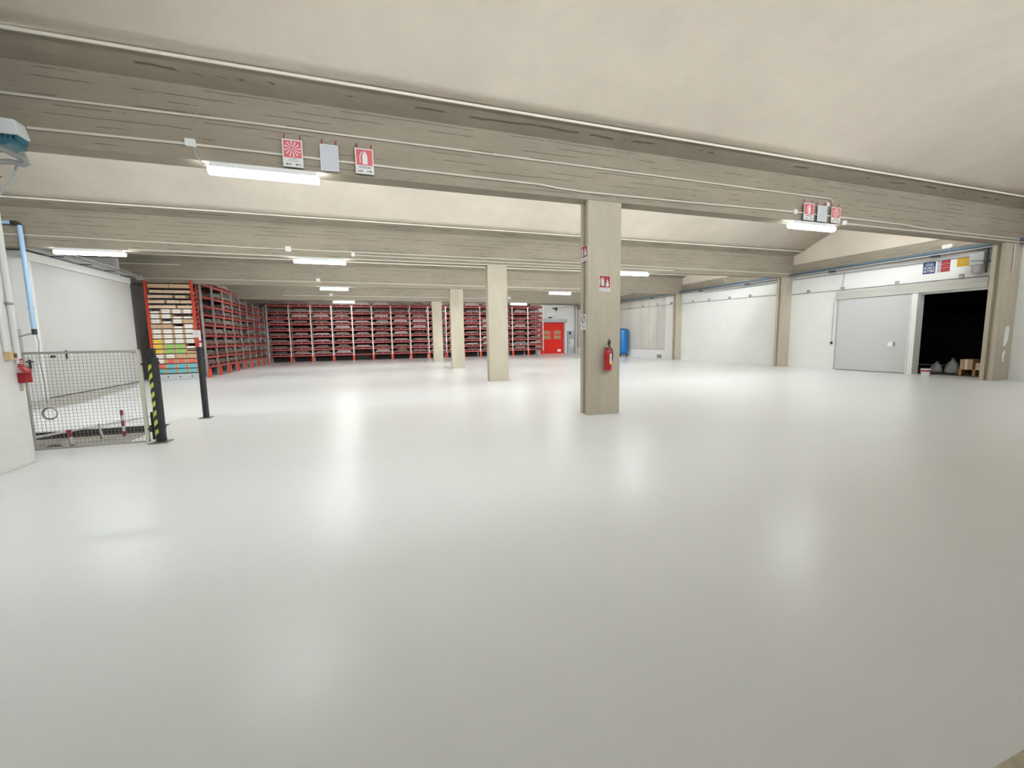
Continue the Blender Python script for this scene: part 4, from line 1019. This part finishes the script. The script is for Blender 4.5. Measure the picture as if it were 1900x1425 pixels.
for r, sp in rows:
    for q in range(0, len(sp), 2):
        u0, u1 = sp[q], sp[q + 1]; W_ = RX1 - RX0 - .17; z = ZR0 + ZP * r
        h = .12 if r < 17 else .16
        o = MB().box(RX0 + .085 + W_ * u0, RX0 + .085 + W_ * u1, RY0 + .04, RY0 + .42, z, z + h).build('flat_carton', M_KRAFTL if r != 17 else M_KRAFT)
        tag(o, 'long flat %s carton, %s from left, on the %s shelf from top of carton rack' % ('brown' if r == 17 else 'pale', ORD[q // 2], ORD[17 - r]), 'carton', 'flat cartons in the carton rack')
# notices on the rack corner
t = thing('rack_notice', (RX1, RY0, 2.2), 'white prohibition notice fixed to the right post of the carton rack', 'sign')
MB().box(RX1 - .14, RX1 + .14, RY0 - .012, RY0 - .004, 1.85, 2.17).build('sign_plate', M_SWHITE, t)
b = MB()
for k in range(16):
    a0, a1 = 2 * math.pi * k / 16, 2 * math.pi * (k + 1) / 16
    q = lambda a, r: (RX1 + r * math.cos(a), RY0 - .012, 2.05 + r * math.sin(a))
    b.slab([q(a0, .07), q(a1, .07), q(a1, .085), q(a0, .085)], (0, -.002, 0))
b.slab([(RX1 - .06, RY0 - .012, 2.10), (RX1 - .05, RY0 - .012, 2.11), (RX1 + .06, RY0 - .012, 2.0), (RX1 + .05, RY0 - .012, 1.99)], (0, -.002, 0))
b.build('pictogram', M_SGREY, t)
tag(MB().box(RX1 + .012, RX1 + .018, RY0 + .1, RY0 + .4, 1.72, 2.1).build('rack_notice', M_SWHITE), 'white sheet on the side of the carton rack, upper one', 'sign')
tag(MB().box(RX1 + .012, RX1 + .018, RY0 + .12, RY0 + .42, 1.2, 1.62).build('rack_notice', M_SWHITE), 'white sheet on the side of the carton rack, lower one', 'sign')

# ------------------------------------------------------------------ second level of parts
def nest(child_names, part_name, root_names):
    for o in list(bpy.data.objects):
        if o.parent is not None or o.name.split('.')[0] not in root_names: continue
        parts = [c for c in o.children if c.name.split('.')[0] == part_name]
        if not parts: continue
        for c in [c for c in o.children if c.name.split('.')[0] in child_names]:
            c.parent = parts[0]; c.matrix_parent_inverse = Matrix()
nest(('label', 'yellow_band'), 'cylinder', ('fire_extinguisher',))
nest(('lever',), 'valve', ('fire_extinguisher',))
nest(('lock_plate', 'pull_handle'), 'door_panel', ('door_1',))
nest(('vision_panel', 'maker_plate'), 'door_curtain', ('door_2',))
nest(('blue_notice', 'pale_notice', 'vent_plate', 'switch_box', 'knob'), 'cabinet_body', ('electrical_cabinet',))
nest(('lid',), 'body', ('bucket',))
nest(('pictogram', 'flame_pictogram'), 'red_panel', ('hanging_sign', 'column_sign'))
nest(('lettering', 'arrows', 'green_mark', 'print_line', 'print_lines', 'border'), 'sign_plate', ('hanging_sign', 'column_sign', 'wall_sign'))
nest(('glass',), 'box', ('alarm_call_point',)); nest(('symbol',), 'tilted_sign', ('alarm_call_point',)); nest(('print',), 'upper_sign', ('alarm_call_point',))
nest(('tape', 'label'), 'box', ('carton',))
nest(('hazard_stripe', 'collar'), 'pole', ('bollard_post',))
